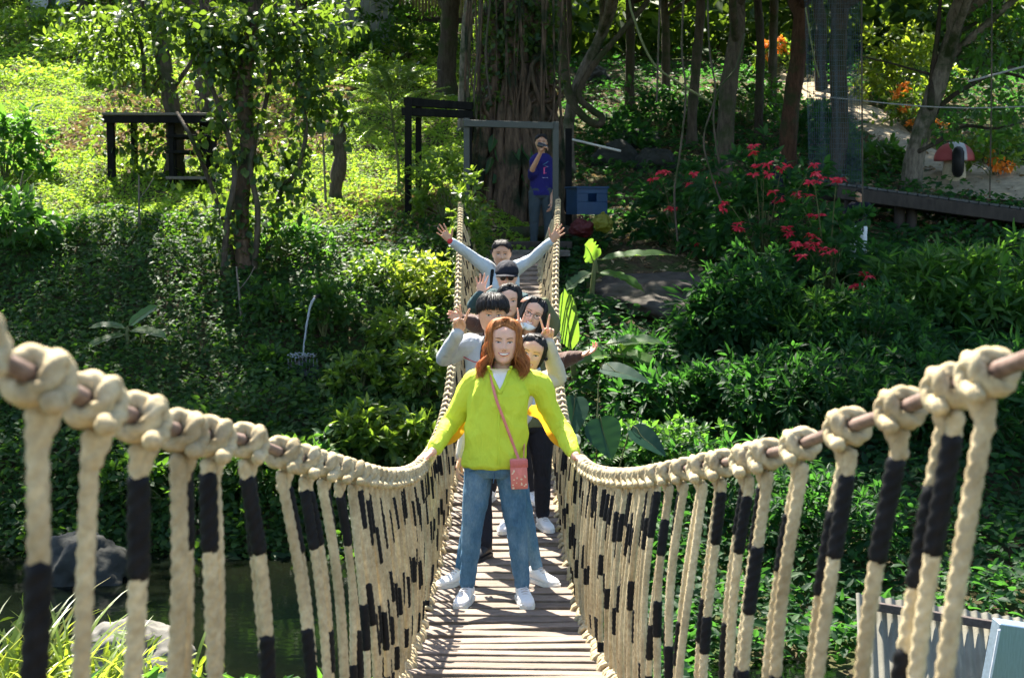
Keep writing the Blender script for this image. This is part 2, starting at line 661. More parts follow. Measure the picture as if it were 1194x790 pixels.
# planks
y = -0.5
pk = 0
while y < 20.15:
    pw = .2 - random.uniform(.035, .075)
    yc = y + .1
    sl = math.atan2(float(deck(yc + .1) - deck(yc - .1)), .2)
    mb = MB()
    nseg = 4
    half = bankX + random.uniform(.015, .06)
    th = random.uniform(.026, .034)
    R = rot(sl + random.uniform(-.03, .03), random.uniform(-.02, .02), random.uniform(-.025, .025))
    box(mb, (0, 0, 0), (half * 2, pw, th), R, 0, .004)
    o = mb.build('plank', plank_m, bridge, smooth=False)
    o.location = np.array([float(xc(yc)) + random.uniform(-.015, .015), yc, float(deck(yc)) - th / 2]) - BO
    pk += 1
    y += .2105
# stringers under the deck
for s in (-1, 1):
    ys_ = np.linspace(-.5, 20.2, 60)
    mb = MB()
    tube(mb, np.stack([xc(ys_) + s * .36, ys_, deck(ys_) - .075], -1), .032, 8)
    bmesh_build(mb, 'stringer', dark_wood, bridge, BO)
# cables / handrails
for s in (-1, 1):
    ys_ = np.linspace(-.6, 20.3, 260)
    mb = MB()
    Pp = np.stack([xc(ys_) + s * railW(ys_), ys_, railZ(ys_) + near_lift(s, ys_)], -1)
    tube(mb, Pp, .0100, 12, lobes=6, pitch=.11, lobe_amp=.07)
    bmesh_build(mb, 'handrail_cable', cable_m, bridge, BO)


def knot_path(side, y, var):
    """cow hitch round the cable, ends in a stub on the near side"""
    o = rail_pt(side, y)
    t = rail_pt(side, y - .05) - rail_pt(side, y + .05)
    a = t / np.linalg.norm(t)                     # towards the camera
    b = np.array([-side * 1.0, 0, 0])             # inwards
    b = b - a * (b @ a)
    b /= np.linalg.norm(b)
    c = np.cross(a, b)
    if c[2] < 0:
        c = -c
    K = [(-.020, .004, -.085), (-.020, .020, -.040), (-.018, .0245, -.004), (-.016, .012, .022), (-.012, -.014, .021), (-.008, -.024, -.004),
         (-.002, -.012, -.025), (.006, .018, -.020), (.008, .0245, .004), (.008, .010, .024), (.010, -.018, .018), (.014, -.024, -.008),
         (.020, -.004, -.026), (.024, .026, -.014), (.020, .034, .012), (.002, .034, .018), (-.010, .040, -.004), (.002, .040, -.026), (.026, .036, -.036), (.044 + var, .040, -.040)]
    K = np.array(K)
    K *= .76 + .12 * min(1, max(0, (y - 1.6) / 2.4)) + var * 2.5
    K[:, 0] += .004
    return o + K[:, :1] * a + K[:, 1:2] * b + K[:, 2:] * c


def baluster(side, y, ropes, hi, rng_):
    parts = {'rope': MB(), 'knot': MB(), 'bands': []}
    nseg, nr = (15, .0055) if hi == 2 else ((12, .0075) if hi == 1 else (7, .03))
    kp = spline(knot_path(side, y, rng_.uniform(-.012, .012)), 150 if hi == 2 else (80 if hi == 1 else 40))
    tube(parts['knot'], kp, .0106 if y < 2.6 else .0120, nseg, lobes=3 if hi else 0, pitch=.062, lobe_amp=.15, ph=rng_.uniform(0, 6))
    top = kp[0]
    for q in range(ropes):
        off = (q - (ropes - 1) / 2)
        yb = y + off * rng_.uniform(.05, .11) + rng_.uniform(-.02, .02)
        bx = float(xc(yb)) + side * (bankX + rng_.uniform(-.005, .03))
        if side < 0:
            bx -= .16 * max(0, min(1, (2.7 - y) / 1.0))
        bot = np.array([bx, yb, float(deck(yb)) - .02])
        tp = top + np.array([0, off * .036, .03])
        L = np.linalg.norm(tp - bot)
        n = max(6, int(L / nr))
        t = np.linspace(0, 1, n)[:, None]
        pth = tp + (bot - tp) * t
        sway = np.array([-side * .02, rng_.uniform(-.015, .015), 0])
        pth = pth + np.sin(t * PI) * sway + np.sin(t * PI * 2) * rng_.uniform(-.006, .006)
        ph = rng_.uniform(0, 6)
        rr = rng_.uniform(.0092, .0114)
        tube(parts['rope'], pth, rr, nseg, lobes=3 if hi else 0, pitch=.062, lobe_amp=.15, ph=ph)
        # black taped bands
        spans = []
        nearf = y < 4.5
        if rng_.random() < (.8 if nearf else .5):
            s0 = rng_.choice([.02, .03, .04, .10, .15])
            spans.append((s0, s0 + rng_.uniform(.10, .14)))
        if rng_.random() < (.85 if nearf else .55):
            s0 = rng_.uniform(.30, .5)
            spans.append((s0, s0 + rng_.uniform(.07, .13)))
        if rng_.random() < .5:
            s0 = rng_.uniform(.58, .70)
            spans.append((s0, s0 + rng_.uniform(.05, .10)))
        for (a0, a1) in spans:
            i0, i1 = int(a0 / L * n), min(n - 1, int(a1 / L * n) + 1)
            if i1 - i0 < 3:
                continue
            bm_ = MB()
            seg = pth[i0:i1]
            s_off = np.linalg.norm(pth[i0] - pth[0])
            tube(bm_, seg, rr + .0024, nseg, lobes=3 if hi else 0, pitch=.062, lobe_amp=.12, ph=ph + s_off / .062 * 2 * PI)
            parts['bands'].append(bm_)
        # lashing round the edge of the deck
        hx = np.linspace(0, 2 * PI * 1.6, 18 if hi else 12)
        lp = bot + np.stack([np.cos(hx) * .034, (hx / (2 * PI) - .8) * .03 * (1 if q else -1), np.sin(hx) * .036 + .012], -1)
        tube(parts['rope'], lp, .0115, 7)
    return parts


left_y = [1.15, 1.33, 1.50, 1.69, 1.91, 2.10, 2.40, 2.80]
right_y = [1.06, 1.3, 1.62, 1.745, 1.95, 2.23, 2.56, 2.86, 3.05]
rl = random.Random(5)
while left_y[-1] < 20.0:
    left_y.append(left_y[-1] + rl.uniform(.17, .24) * (1.5 if left_y[-1] < 4.0 else (.92 if left_y[-1] > 9 else 1)))
while right_y[-1] < 20.0:
    right_y.append(right_y[-1] + rl.uniform(.17, .24) * (1.45 if right_y[-1] < 4.4 else (.92 if right_y[-1] > 9 else 1)))
units = [(yy, -1) for yy in left_y if yy < 20.1] + [(yy, 1) for yy in right_y if yy < 20.1]
units.sort()
far_rope, far_band = MB(), MB()
for k, (yy, s) in enumerate(units):
    hi = 2 if yy < 3.4 else (1 if yy < 8 else 0)
    ropes = 1 if (yy < 2.0 and rl.random() < .55) or rl.random() < .12 else 2
    if yy > 4:
        ropes = 2 if rl.random() < .75 else 3
    elif yy > 2.2:
        ropes = 2
    pr = baluster(s, yy, ropes, hi, rl)
    if k < 100:
        o = bmesh_build(pr['rope'], 'rope_baluster', rope_m, bridge, BO)
        bmesh_build(pr['knot'], 'knot', rope_m, o, BO)
        for b_ in pr['bands']:
            bmesh_build(b_, 'tape_band', tape_m, o, BO)
    else:
        far_rope.merge(pr['rope'])
        far_rope.merge(pr['knot'])
        for b_ in pr['bands']:
            far_band.merge(b_)
if far_rope.n:
    for mbx, m_ in ((far_band, 1),):
        for a_ in range(len(mbx.QM)):
            mbx.QM[a_] = mbx.QM[a_] * 0 + m_
        for a_ in range(len(mbx.TM)):
            mbx.TM[a_] = mbx.TM[a_] * 0 + m_
    far_rope.merge(far_band)
    o = bmesh_build(far_rope, 'rope_balusters', [rope_m, tape_m], bridge, BO)
    o['kind'] = 'stuff'
# ------------------------------------------------------------------ people
_tmp = []


def remesh(mb, voxel, smooth=3, wrinkle=None, name='tmp'):
    """fuse the overlapping closed solids of mb into one continuous surface"""
    me = mb.mesh(name)
    o = bpy.data.objects.new(name, me)
    col.objects.link(o)
    md = o.modifiers.new('r', 'REMESH')
    md.mode = 'VOXEL'
    md.voxel_size = voxel
    md.use_smooth_shade = True
    if smooth:
        ms = o.modifiers.new('s', 'SMOOTH')
        ms.iterations = smooth
        ms.factor = .5
    bpy.context.view_layer.update()
    dg = bpy.context.evaluated_depsgraph_get()
    out = bpy.data.meshes.new_from_object(o.evaluated_get(dg))
    bpy.data.objects.remove(o)
    bpy.data.meshes.remove(me)
    out.polygons.foreach_set('use_smooth', np.ones(len(out.polygons), bool))
    if wrinkle:
        amp, fr, st = wrinkle
        n = len(out.vertices)
        co = np.zeros(n * 3, np.float32)
        no = np.zeros(n * 3, np.float32)
        out.vertices.foreach_get('co', co)
        out.vertex_normals.foreach_get('vector', no)
        co = co.reshape(-1, 3)
        no = no.reshape(-1, 3)
        d = np.empty(n)
        for k in range(n):
            x, y, z = co[k]
            v = Vector((x * fr * st[0], y * fr * st[1], z * fr * st[2]))
            d[k] = abs(mnoise.noise(v)) * -1.6 + .5 + .5 * mnoise.noise(v * 2.3 + Vector((3, 1, 7)))
        co = co + no * (d * amp)[:, None]
        out.vertices.foreach_set('co', co.astype(np.float32).ravel())
        out.update()
    return out


def limb(mb, pts, rad, n=12, sub=5):
    K = np.column_stack([np.asarray(pts, float), np.asarray(rad, float)])
    S_ = spline(K, (len(K) - 1) * sub + 1)
    tube(mb, S_[:, :3], np.maximum(S_[:, 3], .004), n)


_hw = interp([(-.115, .020), (-.105, .033), (-.085, .050), (-.055, .0635), (-.02, .070), (.02, .0735), (.05, .074), (.075, .066), (.095, .050), (.108, .030), (.114, .006)])
_hf = interp([(-.115, .062), (-.105, .074), (-.085, .081), (-.055, .083), (-.02, .086), (.02, .087), (.05, .089), (.075, .080), (.095, .060), (.108, .034), (.114, .006)])
_hb = interp([(-.115, .010), (-.105, .015), (-.085, .030), (-.055, .062), (-.02, .085), (.02, .096), (.05, .099), (.075, .090), (.095, .068), (.108, .040), (.114, .008)])


def head_shape(mb, M, O, sc, wide=1.0):
    zs = np.concatenate([np.linspace(-.115, .1, 44), [.105, .109, .112, .114]])
    n = 48
    th = np.arange(n) * 2 * PI / n                     # 0 = front (-y)
    rows = []
    for z in zs:
        w, f_, b_ = float(_hw(z)) * wide, float(_hf(z)), float(_hb(z))
        x = w * np.sin(th)
        cth = np.cos(th)
        y = np.where(cth > 0, -f_ * np.sign(cth) * np.abs(cth) ** .8, b_ * -cth)
        fr = np.clip(cth, 0, 1)
        g = lambda x0, z0, sx, sz: np.exp(-((x - x0) / sx) ** 2 - ((z - z0) / sz) ** 2)
        d = .022 * g(0, -.026, .013, .016) + .014 * g(0, -.004, .009, .024) + .006 * g(.014, -.030, .009, .009) + .006 * g(-.014, -.030, .009, .009)
        d -= .012 * (g(.031, .008, .017, .013) + g(-.031, .008, .017, .013))
        d += .004 * (g(.03, .034, .02, .010) + g(-.03, .034, .02, .010))
        d += .005 * (g(.042, -.026, .018, .018) + g(-.042, -.026, .018, .018))
        d += .008 * g(0, -.056, .022, .012) + .005 * g(0, -.097, .02, .014) - .006 * g(0, -.076, .022, .008)
        y = y - d * fr
        rows.append(np.stack([x, y, np.full(n, z)], -1))
    V = np.concatenate(rows)
    k = len(zs)
    V = np.vstack([V, [[0, -.03, -.117]], [[0, 0, .1145]]])
    i = np.arange(k - 1)[:, None] * n
    j = np.arange(n)[None]
    j2 = (j + 1) % n
    Q = np.stack([i + j, i + j2, i + n + j2, i + n + j], -1).reshape(-1, 4)
    jj = np.arange(n)
    T3 = np.vstack([np.stack([np.full(n, k * n), (jj + 1) % n, jj], -1),
                    np.stack([np.full(n, k * n + 1), (k - 1) * n + jj, (k - 1) * n + (jj + 1) % n], -1)])
    mb.add((V * sc) @ M.T + O, Q, T3)
    for s in (-1, 1):                                   # ears
        R = M @ rot(0, s * .12, s * .45)
        ellipsoid(mb, np.array([s * .076, .012, .0]) * sc @ M.T + O, np.array([.008, .019, .031]) * sc, R)


def hand(mb, wrist, d, pn, side, pose='relaxed', s=1.0):
    """palm, four separate fingers and a thumb; d points along the hand, pn out of the palm; side=+1 puts the thumb at cross(d, pn)"""
    d = np.asarray(d, float)
    d = d / np.linalg.norm(d)
    pn = np.asarray(pn, float)
    pn = pn - d * (pn @ d)
    pn = pn / np.linalg.norm(pn)
    x = np.cross(d, pn) * side                          # towards the thumb
    w = np.asarray(wrist, float)
    # palm
    ks = []
    for (t, hw, th) in [(-.01, .024, .019), (.02, .033, .017), (.05, .040, .0155), (.08, .041, .014), (.09, .039, .012)]:
        ks.append((t, hw, th))
    th_ = np.arange(14) * 2 * PI / 14
    V = []
    for (t, hw, th) in ks:
        V.append(w + d * t * s + np.cos(th_)[:, None] * hw * s * x + np.sin(th_)[:, None] * th * s * pn)
    V = np.concatenate(V)
    k, n = len(ks), 14
    V = np.vstack([V, w - d * .014 * s, w + d * .096 * s])
    i = np.arange(k - 1)[:, None] * n
    j = np.arange(n)[None]
    j2 = (j + 1) % n
    Q = np.stack([i + j, i + j2, i + n + j2, i + n + j], -1).reshape(-1, 4)
    jj = np.arange(n)
    T3 = np.vstack([np.stack([np.full(n, k * n), (jj + 1) % n, jj], -1), np.stack([np.full(n, k * n + 1), (k - 1) * n + jj, (k - 1) * n + (jj + 1) % n], -1)])
    mb.add(V, Q, T3)
    P_ = {'relaxed': ([(18, 22, 15), (22, 26, 18), (26, 28, 20), (30, 30, 20)], [5, 1, -3, -8], (.75, 25)),
          'open': ([(4, 6, 4), (2, 5, 3), (4, 6, 4), (6, 8, 5)], [13, 4, -6, -18], (1.0, 5)),
          'v': ([(2, 5, 3), (2, 4, 3), (80, 95, 50), (80, 95, 50)], [17, -9, -4, -8], (.35, 60)),
          'grip': ([(45, 65, 40), (48, 68, 40), (50, 68, 40), (52, 66, 40)], [4, 1, -2, -5], (.7, 35)),
          'fist': ([(80, 90, 55)] * 4, [3, 1, -2, -5], (.4, 60)),
          'hold': ([(25, 45, 30), (28, 45, 30), (30, 48, 30), (34, 48, 30)], [6, 2, -3, -7], (.8, 30))}[pose]
    curls, spread, (tout, tcurl) = P_
    lens = [(.040, .025, .020), (.045, .028, .021), (.041, .026, .020), (.032, .020, .018)]
    for q in range(4):
        bx = (.029, .0095, -.010, -.029)[q]
        by = (.084, .090, .086, .077)[q]
        p = w + d * (by - .012) * s + x * bx * s
        sp = math.radians(spread[q])
        f0 = d * math.cos(sp) + x * math.sin(sp)
        a = 0
        pts = [p, p + f0 * .012 * s]
        p = pts[-1]
        for L_, c in zip(lens[q], curls[q]):
            a += math.radians(c)
            p = p + (f0 * math.cos(a) + pn * math.sin(a)) * L_ * s
            pts.append(p)
        r0 = (.0092, .0095, .009, .0080)[q] * s
        limb(mb, pts, [r0, r0, r0 * .95, r0 * .88, r0 * .72], 10, 3)
    # thumb from the side of the palm near its base
    p = w + d * .022 * s + x * .026 * s
    a0 = tout * .85
    t0 = d * math.cos(a0) + x * math.sin(a0) + pn * .25
    t0 /= np.linalg.norm(t0)
    pts = [p, p + t0 * .036 * s]
    c = math.radians(tcurl)
    t1 = t0 * math.cos(c) + (-x * .6 + pn * .6 + d * .3) * math.sin(c)
    t1 /= np.linalg.norm(t1)
    pts.append(pts[-1] + t1 * .032 * s)
    pts.append(pts[-1] + t1 * .026 * s)
    limb(mb, pts, [.0135 * s, .0115 * s, .0105 * s, .0078 * s], 10, 3)


def bvh(me):
    n = len(me.vertices)
    co = np.zeros(n * 3, np.float32)
    me.vertices.foreach_get('co', co)
    return BVHTree.FromPolygons([Vector(v) for v in co.reshape(-1, 3)], [tuple(p.vertices) for p in me.polygons])


def skinmat(name, c):
    m, nt, bs = newmat(name)
    f = tex_noise(nt, 45, 5, .6)
    nt.links.new(ramp(nt, f, [(.3, [x * .93 for x in c]), (.7, [min(1, x * 1.06) for x in c])]), bs.inputs['Base Color'])
    bs.inputs['Roughness'].default_value = .48
    bs.inputs['Specular IOR Level'].default_value = .4
    bs.inputs['Subsurface Weight'].default_value = .25
    bs.inputs['Subsurface Radius'].default_value = (.012, .005, .003)
    bs.inputs['Subsurface Scale'].default_value = 1.0
    bump(nt, bs, tex_noise(nt, 400, 3, .6), .08, .002)
    return m


def hairmat(name, c1, c2, trans=.25, tc=(.6, .2, .04)):
    m, nt, bs = newmat(name)
    g = N(nt, 'ShaderNodeNewGeometry')
    cc = ramp(nt, g.outputs['Random Per Island'], [(0, c1), (1, c2)])
    nt.links.new(cc, bs.inputs['Base Color'])
    bs.inputs['Roughness'].default_value = .5
    bs.inputs['Specular IOR Level'].default_value = .35
    if trans:
        t = N(nt, 'ShaderNodeBsdfTranslucent')
        t.inputs['Color'].default_value = (*tc, 1)
        ms = N(nt, 'ShaderNodeMixShader')
        ms.inputs[0].default_value = trans
        nt.links.new(bs.outputs[0], ms.inputs[1])
        nt.links.new(t.outputs[0], ms.inputs[2])
        nt.links.new(ms.outputs[0], nt.nodes['Material Output'].inputs['Surface'])
    return m


def cloth(name, c, rough=.85, var=.08, trans=0.0, tc=None, weave=700, sheen=.0):
    m, nt, bs = newmat(name)
    f = tex_noise(nt, 9, 5, .65)
    nt.links.new(ramp(nt, f, [(.3, [x * (1 - var) for x in c]), (.7, [min(1, x * (1 + var)) for x in c])]), bs.inputs['Base Color'])
    bs.inputs['Roughness'].default_value = rough
    bs.inputs['Specular IOR Level'].default_value = .25
    bs.inputs['Sheen Weight'].default_value = sheen
    b1 = N(nt, 'ShaderNodeBump')
    b1.inputs['Strength'].default_value = .55
    b1.inputs['Distance'].default_value = .035
    nz = N(nt, 'ShaderNodeTexNoise')
    nz.inputs['Scale'].default_value = 11
    nz.inputs['Detail'].default_value = 3
    nz.inputs['Distortion'].default_value = 1.2
    tcn = N(nt, 'ShaderNodeTexCoord')
    mpn = N(nt, 'ShaderNodeMapping')
    mpn.inputs['Scale'].default_value = (1.2, 1.0, .55)
    nt.links.new(tcn.outputs['Object'], mpn.inputs['Vector'])
    nt.links.new(mpn.outputs['Vector'], nz.inputs['Vector'])
    nt.links.new(nz.outputs['Fac'], b1.inputs['Height'])
    b2 = N(nt, 'ShaderNodeBump')
    b2.inputs['Strength'].default_value = .25
    b2.inputs['Distance'].default_value = .002
    nt.links.new(tex_noise(nt, weave, 2, .5), b2.inputs['Height'])
    nt.links.new(b1.outputs['Normal'], b2.inputs['Normal'])
    nt.links.new(b2.outputs['Normal'], bs.inputs['Normal'])
    if trans:
        t = N(nt, 'ShaderNodeBsdfTranslucent')
        t.inputs['Color'].default_value = (*tc, 1)
        ms = N(nt, 'ShaderNodeMixShader')
        ms.inputs[0].default_value = trans
        nt.links.new(bs.outputs[0], ms.inputs[1])
        nt.links.new(t.outputs[0], ms.inputs[2])
        nt.links.new(ms.outputs[0], nt.nodes['Material Output'].inputs['Surface'])
    return m


SK = {'fair': skinmat('skin_fair', (.70, .395, .265)), 'tan': skinmat('skin_tan', (.50, .275, .17)), 'rosy': skinmat('skin_rosy', (.64, .365, .245))}
white_m = simple('eye_white', (.52, .48, .45), .3, .5, var=.02)
iris_m = simple('eye_dark', (.015, .010, .008), .15, .6, var=.05)
brow_m = simple('brow_hair', (.075, .045, .03), .7, .2)
lip_m = simple('lips', (.46, .10, .09), .4, .4, var=.06)
mouth_m = simple('teeth', (.80, .78, .72), .25, .5, var=.03)
black_hair = hairmat('hair_black', (.006, .005, .005), (.018, .015, .014), .08, (.10, .05, .03))
auburn = hairmat('hair_auburn', (.19, .065, .018), (.58, .25, .07), .32, (.85, .30, .05))
denim, nt, bs = newmat('denim')
f = tex_noise(nt, 5, 5, .7, stretch=(1, 1, .6))
f2 = tex_noise(nt, 220, 2, .5, stretch=(1, 1, .25))
mx = N(nt, 'ShaderNodeMix', data_type='RGBA', blend_type='MULTIPLY')
mx.inputs[0].default_value = .6
nt.links.new(ramp(nt, f, [(.34, (.035, .105, .185)), (.5, (.085, .18, .275)), (.66, (.18, .285, .365))]), mx.inputs[6])
nt.links.new(ramp(nt, f2, [(.3, (.6, .6, .65)), (.7, (1, 1, 1))]), mx.inputs[7])
nt.links.new(mx.outputs[2], bs.inputs['Base Color'])
bs.inputs['Roughness'].default_value = .85
bs.inputs['Specular IOR Level'].default_value = .2
bump(nt, bs, f2, .3, .002)
shoe_m = simple('white_canvas', (.74, .73, .70), .7, .3, var=.06, scale=40)
sole_m = simple('rubber_sole', (.66, .64, .58), .6, .3, var=.15, scale=20)
shoe_b = simple('black_shoe', (.012, .012, .014), .5, .4)
blk_cloth = cloth('black_trousers', (.012, .013, .02))


def person(label, loc, h=1.62, rz=0.0, lean=(0, 0), skin='fair', face=True, wide=1.0, head_rot=(0, 0, 0), head_off=(0, 0, 0),
           shw=.112, arms=None, hands=('relaxed', 'relaxed'), palm=((0, -1, 0), (0, -1, 0)), thumb=None, top=None, sleeve_to=1.0,
           top_rings=None, top_mat=None, bottom_mat=None, feet=((-.10, 0), (.10, 0)), foot_dir=((-.2, -1), (.2, -1)), shoe=None,
           hair_kind='short', hair_m=None, voxel=.005, smile=False, sleeve_r=.05, wrinkle=.006, mask=False, glasses=False, shades=False,
           cap=None, sit=None, cuffs=True, group=None, leg_r=1.0, collar=True, wdet=1.0):
    Hh = h
    b = MB()
    lx, ly = lean
    k = lambda z: np.array([lx * max(0, (z - .5) / .5), ly * max(0, (z - .5) / .5), 0]) * 1.0
    sp = lambda x, y, z: np.array([x * Hh, y * Hh, z * Hh]) + k(z)
    # trunk
    rings = []
    for (z, rx, ry, cy) in [(.46, .060, .050, 0), (.485, .090, .062, 0), (.52, .097, .066, .004), (.57, .085, .058, 0), (.62, .076, .052, -.004), (.68, .082, .056, -.002),
                            (.74, .092, .062, 0), (.79, .092, .054, .004), (.815, .075, .046, .006), (.835, .045, .038, .008)]:
        c = sp(0, cy, z)
        rings.append((c[0], c[1], z * Hh, rx * Hh * wide, ry * Hh * wide))
    stack(b, rings, 24)
    hsc = Hh / 7.35 / .229 * 1.07
    HO = sp(0, -.012, 1.0) + np.array(head_off) - np.array([0, 0, .115 * hsc])
    M = rot(*head_rot)
    neck0 = sp(0, .010, .80)
    neck1 = HO + M @ np.array([0, .022, -.06]) * hsc
    limb(b, [neck0, (neck0 + neck1) / 2 + [0, .004, 0], neck1], [.040 * Hh, .0305 * Hh, .032 * Hh], 16)
    head_shape(b, M, HO, hsc, 1.07 + (wide - 1) * .8)
    # arms
    J = []
    for q, s in enumerate((-1, 1)):
        sh = sp(s * shw, .004, .80)
        el_, wr = (np.array(arms[q][0], float), np.array(arms[q][1], float))
        if len(arms[q]) > 2:
            sh = np.array(arms[q][2], float)
        J.append((sh, el_, wr))
        mid1 = sh * .5 + el_ * .5
        limb(b, [sp(s * .05, .004, .80), sh, mid1, el_, el_ * .55 + wr * .45, wr],
             [.036 * Hh, .034 * Hh, .028 * Hh, .0235 * Hh, .0215 * Hh, .0155 * Hh], 14)
        dd = wr - el_
        if len(arms[q]) > 3:
            dd = np.array(arms[q][3], float)
        th_ = thumb[q] if thumb else s
        hand(b, wr, dd, palm[q], th_, hands[q], Hh / 1.68)
    # legs
    LG = []
    for q, s in enumerate((-1, 1)):
        hip = sp(s * .052, .004, .49)
        an = np.array([feet[q][0], feet[q][1], .062])
        kn = hip * .5 + an * .5 + np.array([s * .005, -.02, .01])
        if sit is not None:
            kn = hip + np.array([s * .05, -.42, .02])
            an = kn + np.array([0, -.02, -.40])
        LG.append((hip, kn, an))
        limb(b, [hip, hip * .5 + kn * .5, kn, kn * .6 + an * .4 + [0, .012, 0], an], np.array([.051, .044, .033, .0305, .021]) * Hh * min(leg_r, 1.0) * .93, 14)
        fd = np.array([foot_dir[q][0], foot_dir[q][1], 0])
        fd = fd / np.linalg.norm(fd)
        limb(b, [an + [0, 0, -.005], an + fd * .05 + [0, 0, -.022], an + fd * .14 + [0, 0, -.04]], [.034, .032, .022], 12)
    me = remesh(b, voxel, 2)
    body = link('person', me, SK[skin])
    body.location = loc
    body.rotation_euler = (0, 0, rz)
    tag(body, label, 'person', group)
    # ---------------- face
    bt = bvh(me)

    def fp(x, z, off, y0=-.3):
        o_ = HO + M @ (np.array([x, y0, z]) * hsc)
        dv = M @ np.array([0, 1.0, 0])
        r_ = bt.ray_cast(Vector(o_), Vector(dv), 1.0)
        if r_[0] is None:
            return HO + M @ (np.array([x, -.08, z]) * hsc)
        return np.array(r_[0]) - dv * off

    def patch(mbx, xs_, lo, up, off, rows=3, m=0, bulge=0.0):
        V = []
        for x in xs_:
            for r_ in range(rows):
                t = r_ / (rows - 1)
                V.append(fp(x, lo(x) * (1 - t) + up(x) * t, off + bulge * math.sin(t * PI)))
        n = len(xs_)
        i = np.arange(n - 1)[:, None] * rows
        j = np.arange(rows - 1)[None]
        mbx.add(np.array(V), np.stack([i + j, i + j + 1, i + rows + j + 1, i + rows + j], -1).reshape(-1, 4), None, m)

    if face:
        oh = .0034 if smile else .0042
        for s in (-1, 1):
            e = MB()
            if not shades:
                cx = s * .0315
                X = np.linspace(-.0145, .0145, 11)
                lid = lambda x: math.sqrt(max(0, 1 - (x / .0146) ** 2))
                tl = lambda x: .002 * s * x / .0145
                patch(e, cx + X, lambda x: .006 - oh * .75 * lid(x - cx) + tl(x - cx), lambda x: .006 + oh * lid(x - cx) + tl(x - cx), .0008, 4, 0)
                Xi = np.linspace(-.0062, .0062, 7)
                ir = lambda x: math.sqrt(max(0, .0064 ** 2 - x * x))
                patch(e, cx + Xi, lambda x: .006 - min(oh * .72, ir(x - cx)), lambda x: .006 + min(oh * .96, ir(x - cx)), .0016, 3, 1)
                patch(e, cx + np.linspace(-.0165, .0165, 11), lambda x: .006 + oh * lid((x - cx) * .88) + tl(x - cx), lambda x: .0088 + oh * lid((x - cx) * .88) + tl(x - cx), .0022, 2, 1)
                e.build('eye', [white_m, iris_m], body)
            e = MB()
            X = np.linspace(.014, .050, 9)
            zb = lambda x: .026 + .005 * math.sin((abs(x) - .014) / .036 * PI * .8)
            patch(e, s * X, lambda x: zb(x) - .0022 * (1 - .6 * (abs(x) - .014) / .036), lambda x: zb(x) + .0022 * (1 - .6 * (abs(x) - .014) / .036), .0018, 3)
            e.build('eyebrow', brow_m, body)
        e = MB()
        if not mask:
            if smile:
                X = np.linspace(-.031, .031, 13)
                q2 = lambda x: (x / .031) ** 2
                patch(e, X, lambda x: -.0685 + .0145 * q2(x), lambda x: -.0505 + .004 * q2(x) * 1 - .0015 * math.exp(-(x / .006) ** 2), .0012, 5, 0, .002)
                X = np.linspace(-.026, .026, 11)
                q3 = lambda x: (x / .026) ** 2
                patch(e, X, lambda x: -.0625 + .0095 * q3(x), lambda x: -.0535 + .0022 * q3(x), .0036, 3, 1)
            else:
                X = np.linspace(-.022, .022, 11)
                q2 = lambda x: max(0, 1 - (x / .0222) ** 2)
                patch(e, X, lambda x: -.059 - .0060 * q2(x) ** .7, lambda x: -.059 + .0048 * q2(x) ** .8, .0010, 5, 0, .002)
                patch(e, X * .95, lambda x: -.0597, lambda x: -.0587, .0034, 2, 2)
            e.build('mouth', [lip_m, mouth_m, iris_m], body)
        # nostrils
        e = MB()
        for s in (-1, 1):
            p = fp(s * .0075, -.0395, .0006)
            ellipsoid(e, p, (.0035 * hsc, .0015, .0016 * hsc), M, 8, 6)
        e.build('nostrils', iris_m, body)
    # ---------------- hair
    hm = hair_m or black_hair
    rr = np.random.default_rng(int(abs(loc[0] * 977 + loc[1] * 131)) + 5)
    hb = MB()
    HR = np.array([.0775, .0985, .0])
    if hair_kind:
        # cap of hair over the skull
        kind = hair_kind
        cfg = {'long': dict(n=1500, vol=.019, front=50, end=(-.13, -.205), wave=.028, part=.012, r=.0023),
               'straight': dict(n=900, vol=.014, front=50, end=(-.17, -.24), wave=.004, part=.0, r=.0028),
               'tied': dict(n=700, vol=.009, front=55, end=(-.05, -.08), wave=.002, part=.02, r=.0028),
               'bowl': dict(n=1000, vol=.021, front=0, end=(.030, .048), wave=.004, part=.0, r=.0030),
               'short': dict(n=800, vol=.012, front=0, end=(.055, .075), wave=.003, part=.0, r=.0026)}[kind]
        # under layer
        zl = {'long': .03, 'straight': .03, 'tied': .02, 'bowl': .045, 'short': .070}[kind]
        th = np.arange(28) * 2 * PI / 28
        rows = []
        for q in range(9):
            t = q / 8
            zz = []
            for a in th:
                fr_ = .5 + .5 * math.cos(a)                 # 1 at the front
                zlow = (.104 if kind in ('long', 'straight', 'tied') else zl + .012) * fr_ ** 2 + (-.055) * (1 - fr_ ** .45) + (.0) * 0
                if kind == 'short':
                    zlow = .086 * fr_ ** 3 + (-.045) * (1 - fr_ ** .4)
                z_ = zlow + (.1145 - zlow) * math.sin(t * PI / 2)
                w_, f_, bb = float(_hw(z_)), float(_hf(z_)), float(_hb(z_))
                ex = 1 + cfg['vol'] * .55 / max(w_, .03)
                ca = math.cos(a)
                y_ = -f_ * ca if ca > 0 else -bb * ca
                zz.append([w_ * math.sin(a) * ex, y_ * ex, z_ + cfg['vol'] * .6 * (.3 + .7 * t)])
            rows.append(zz)
        V = np.array(rows).reshape(-1, 3)
        i = np.arange(8)[:, None] * 28
        j = np.arange(28)[None]
        j2 = (j + 1) % 28
        hb.add(HO + (V * hsc) @ M.T, np.stack([i + j, i + j2, i + 28 + j2, i + 28 + j], -1).reshape(-1, 4))
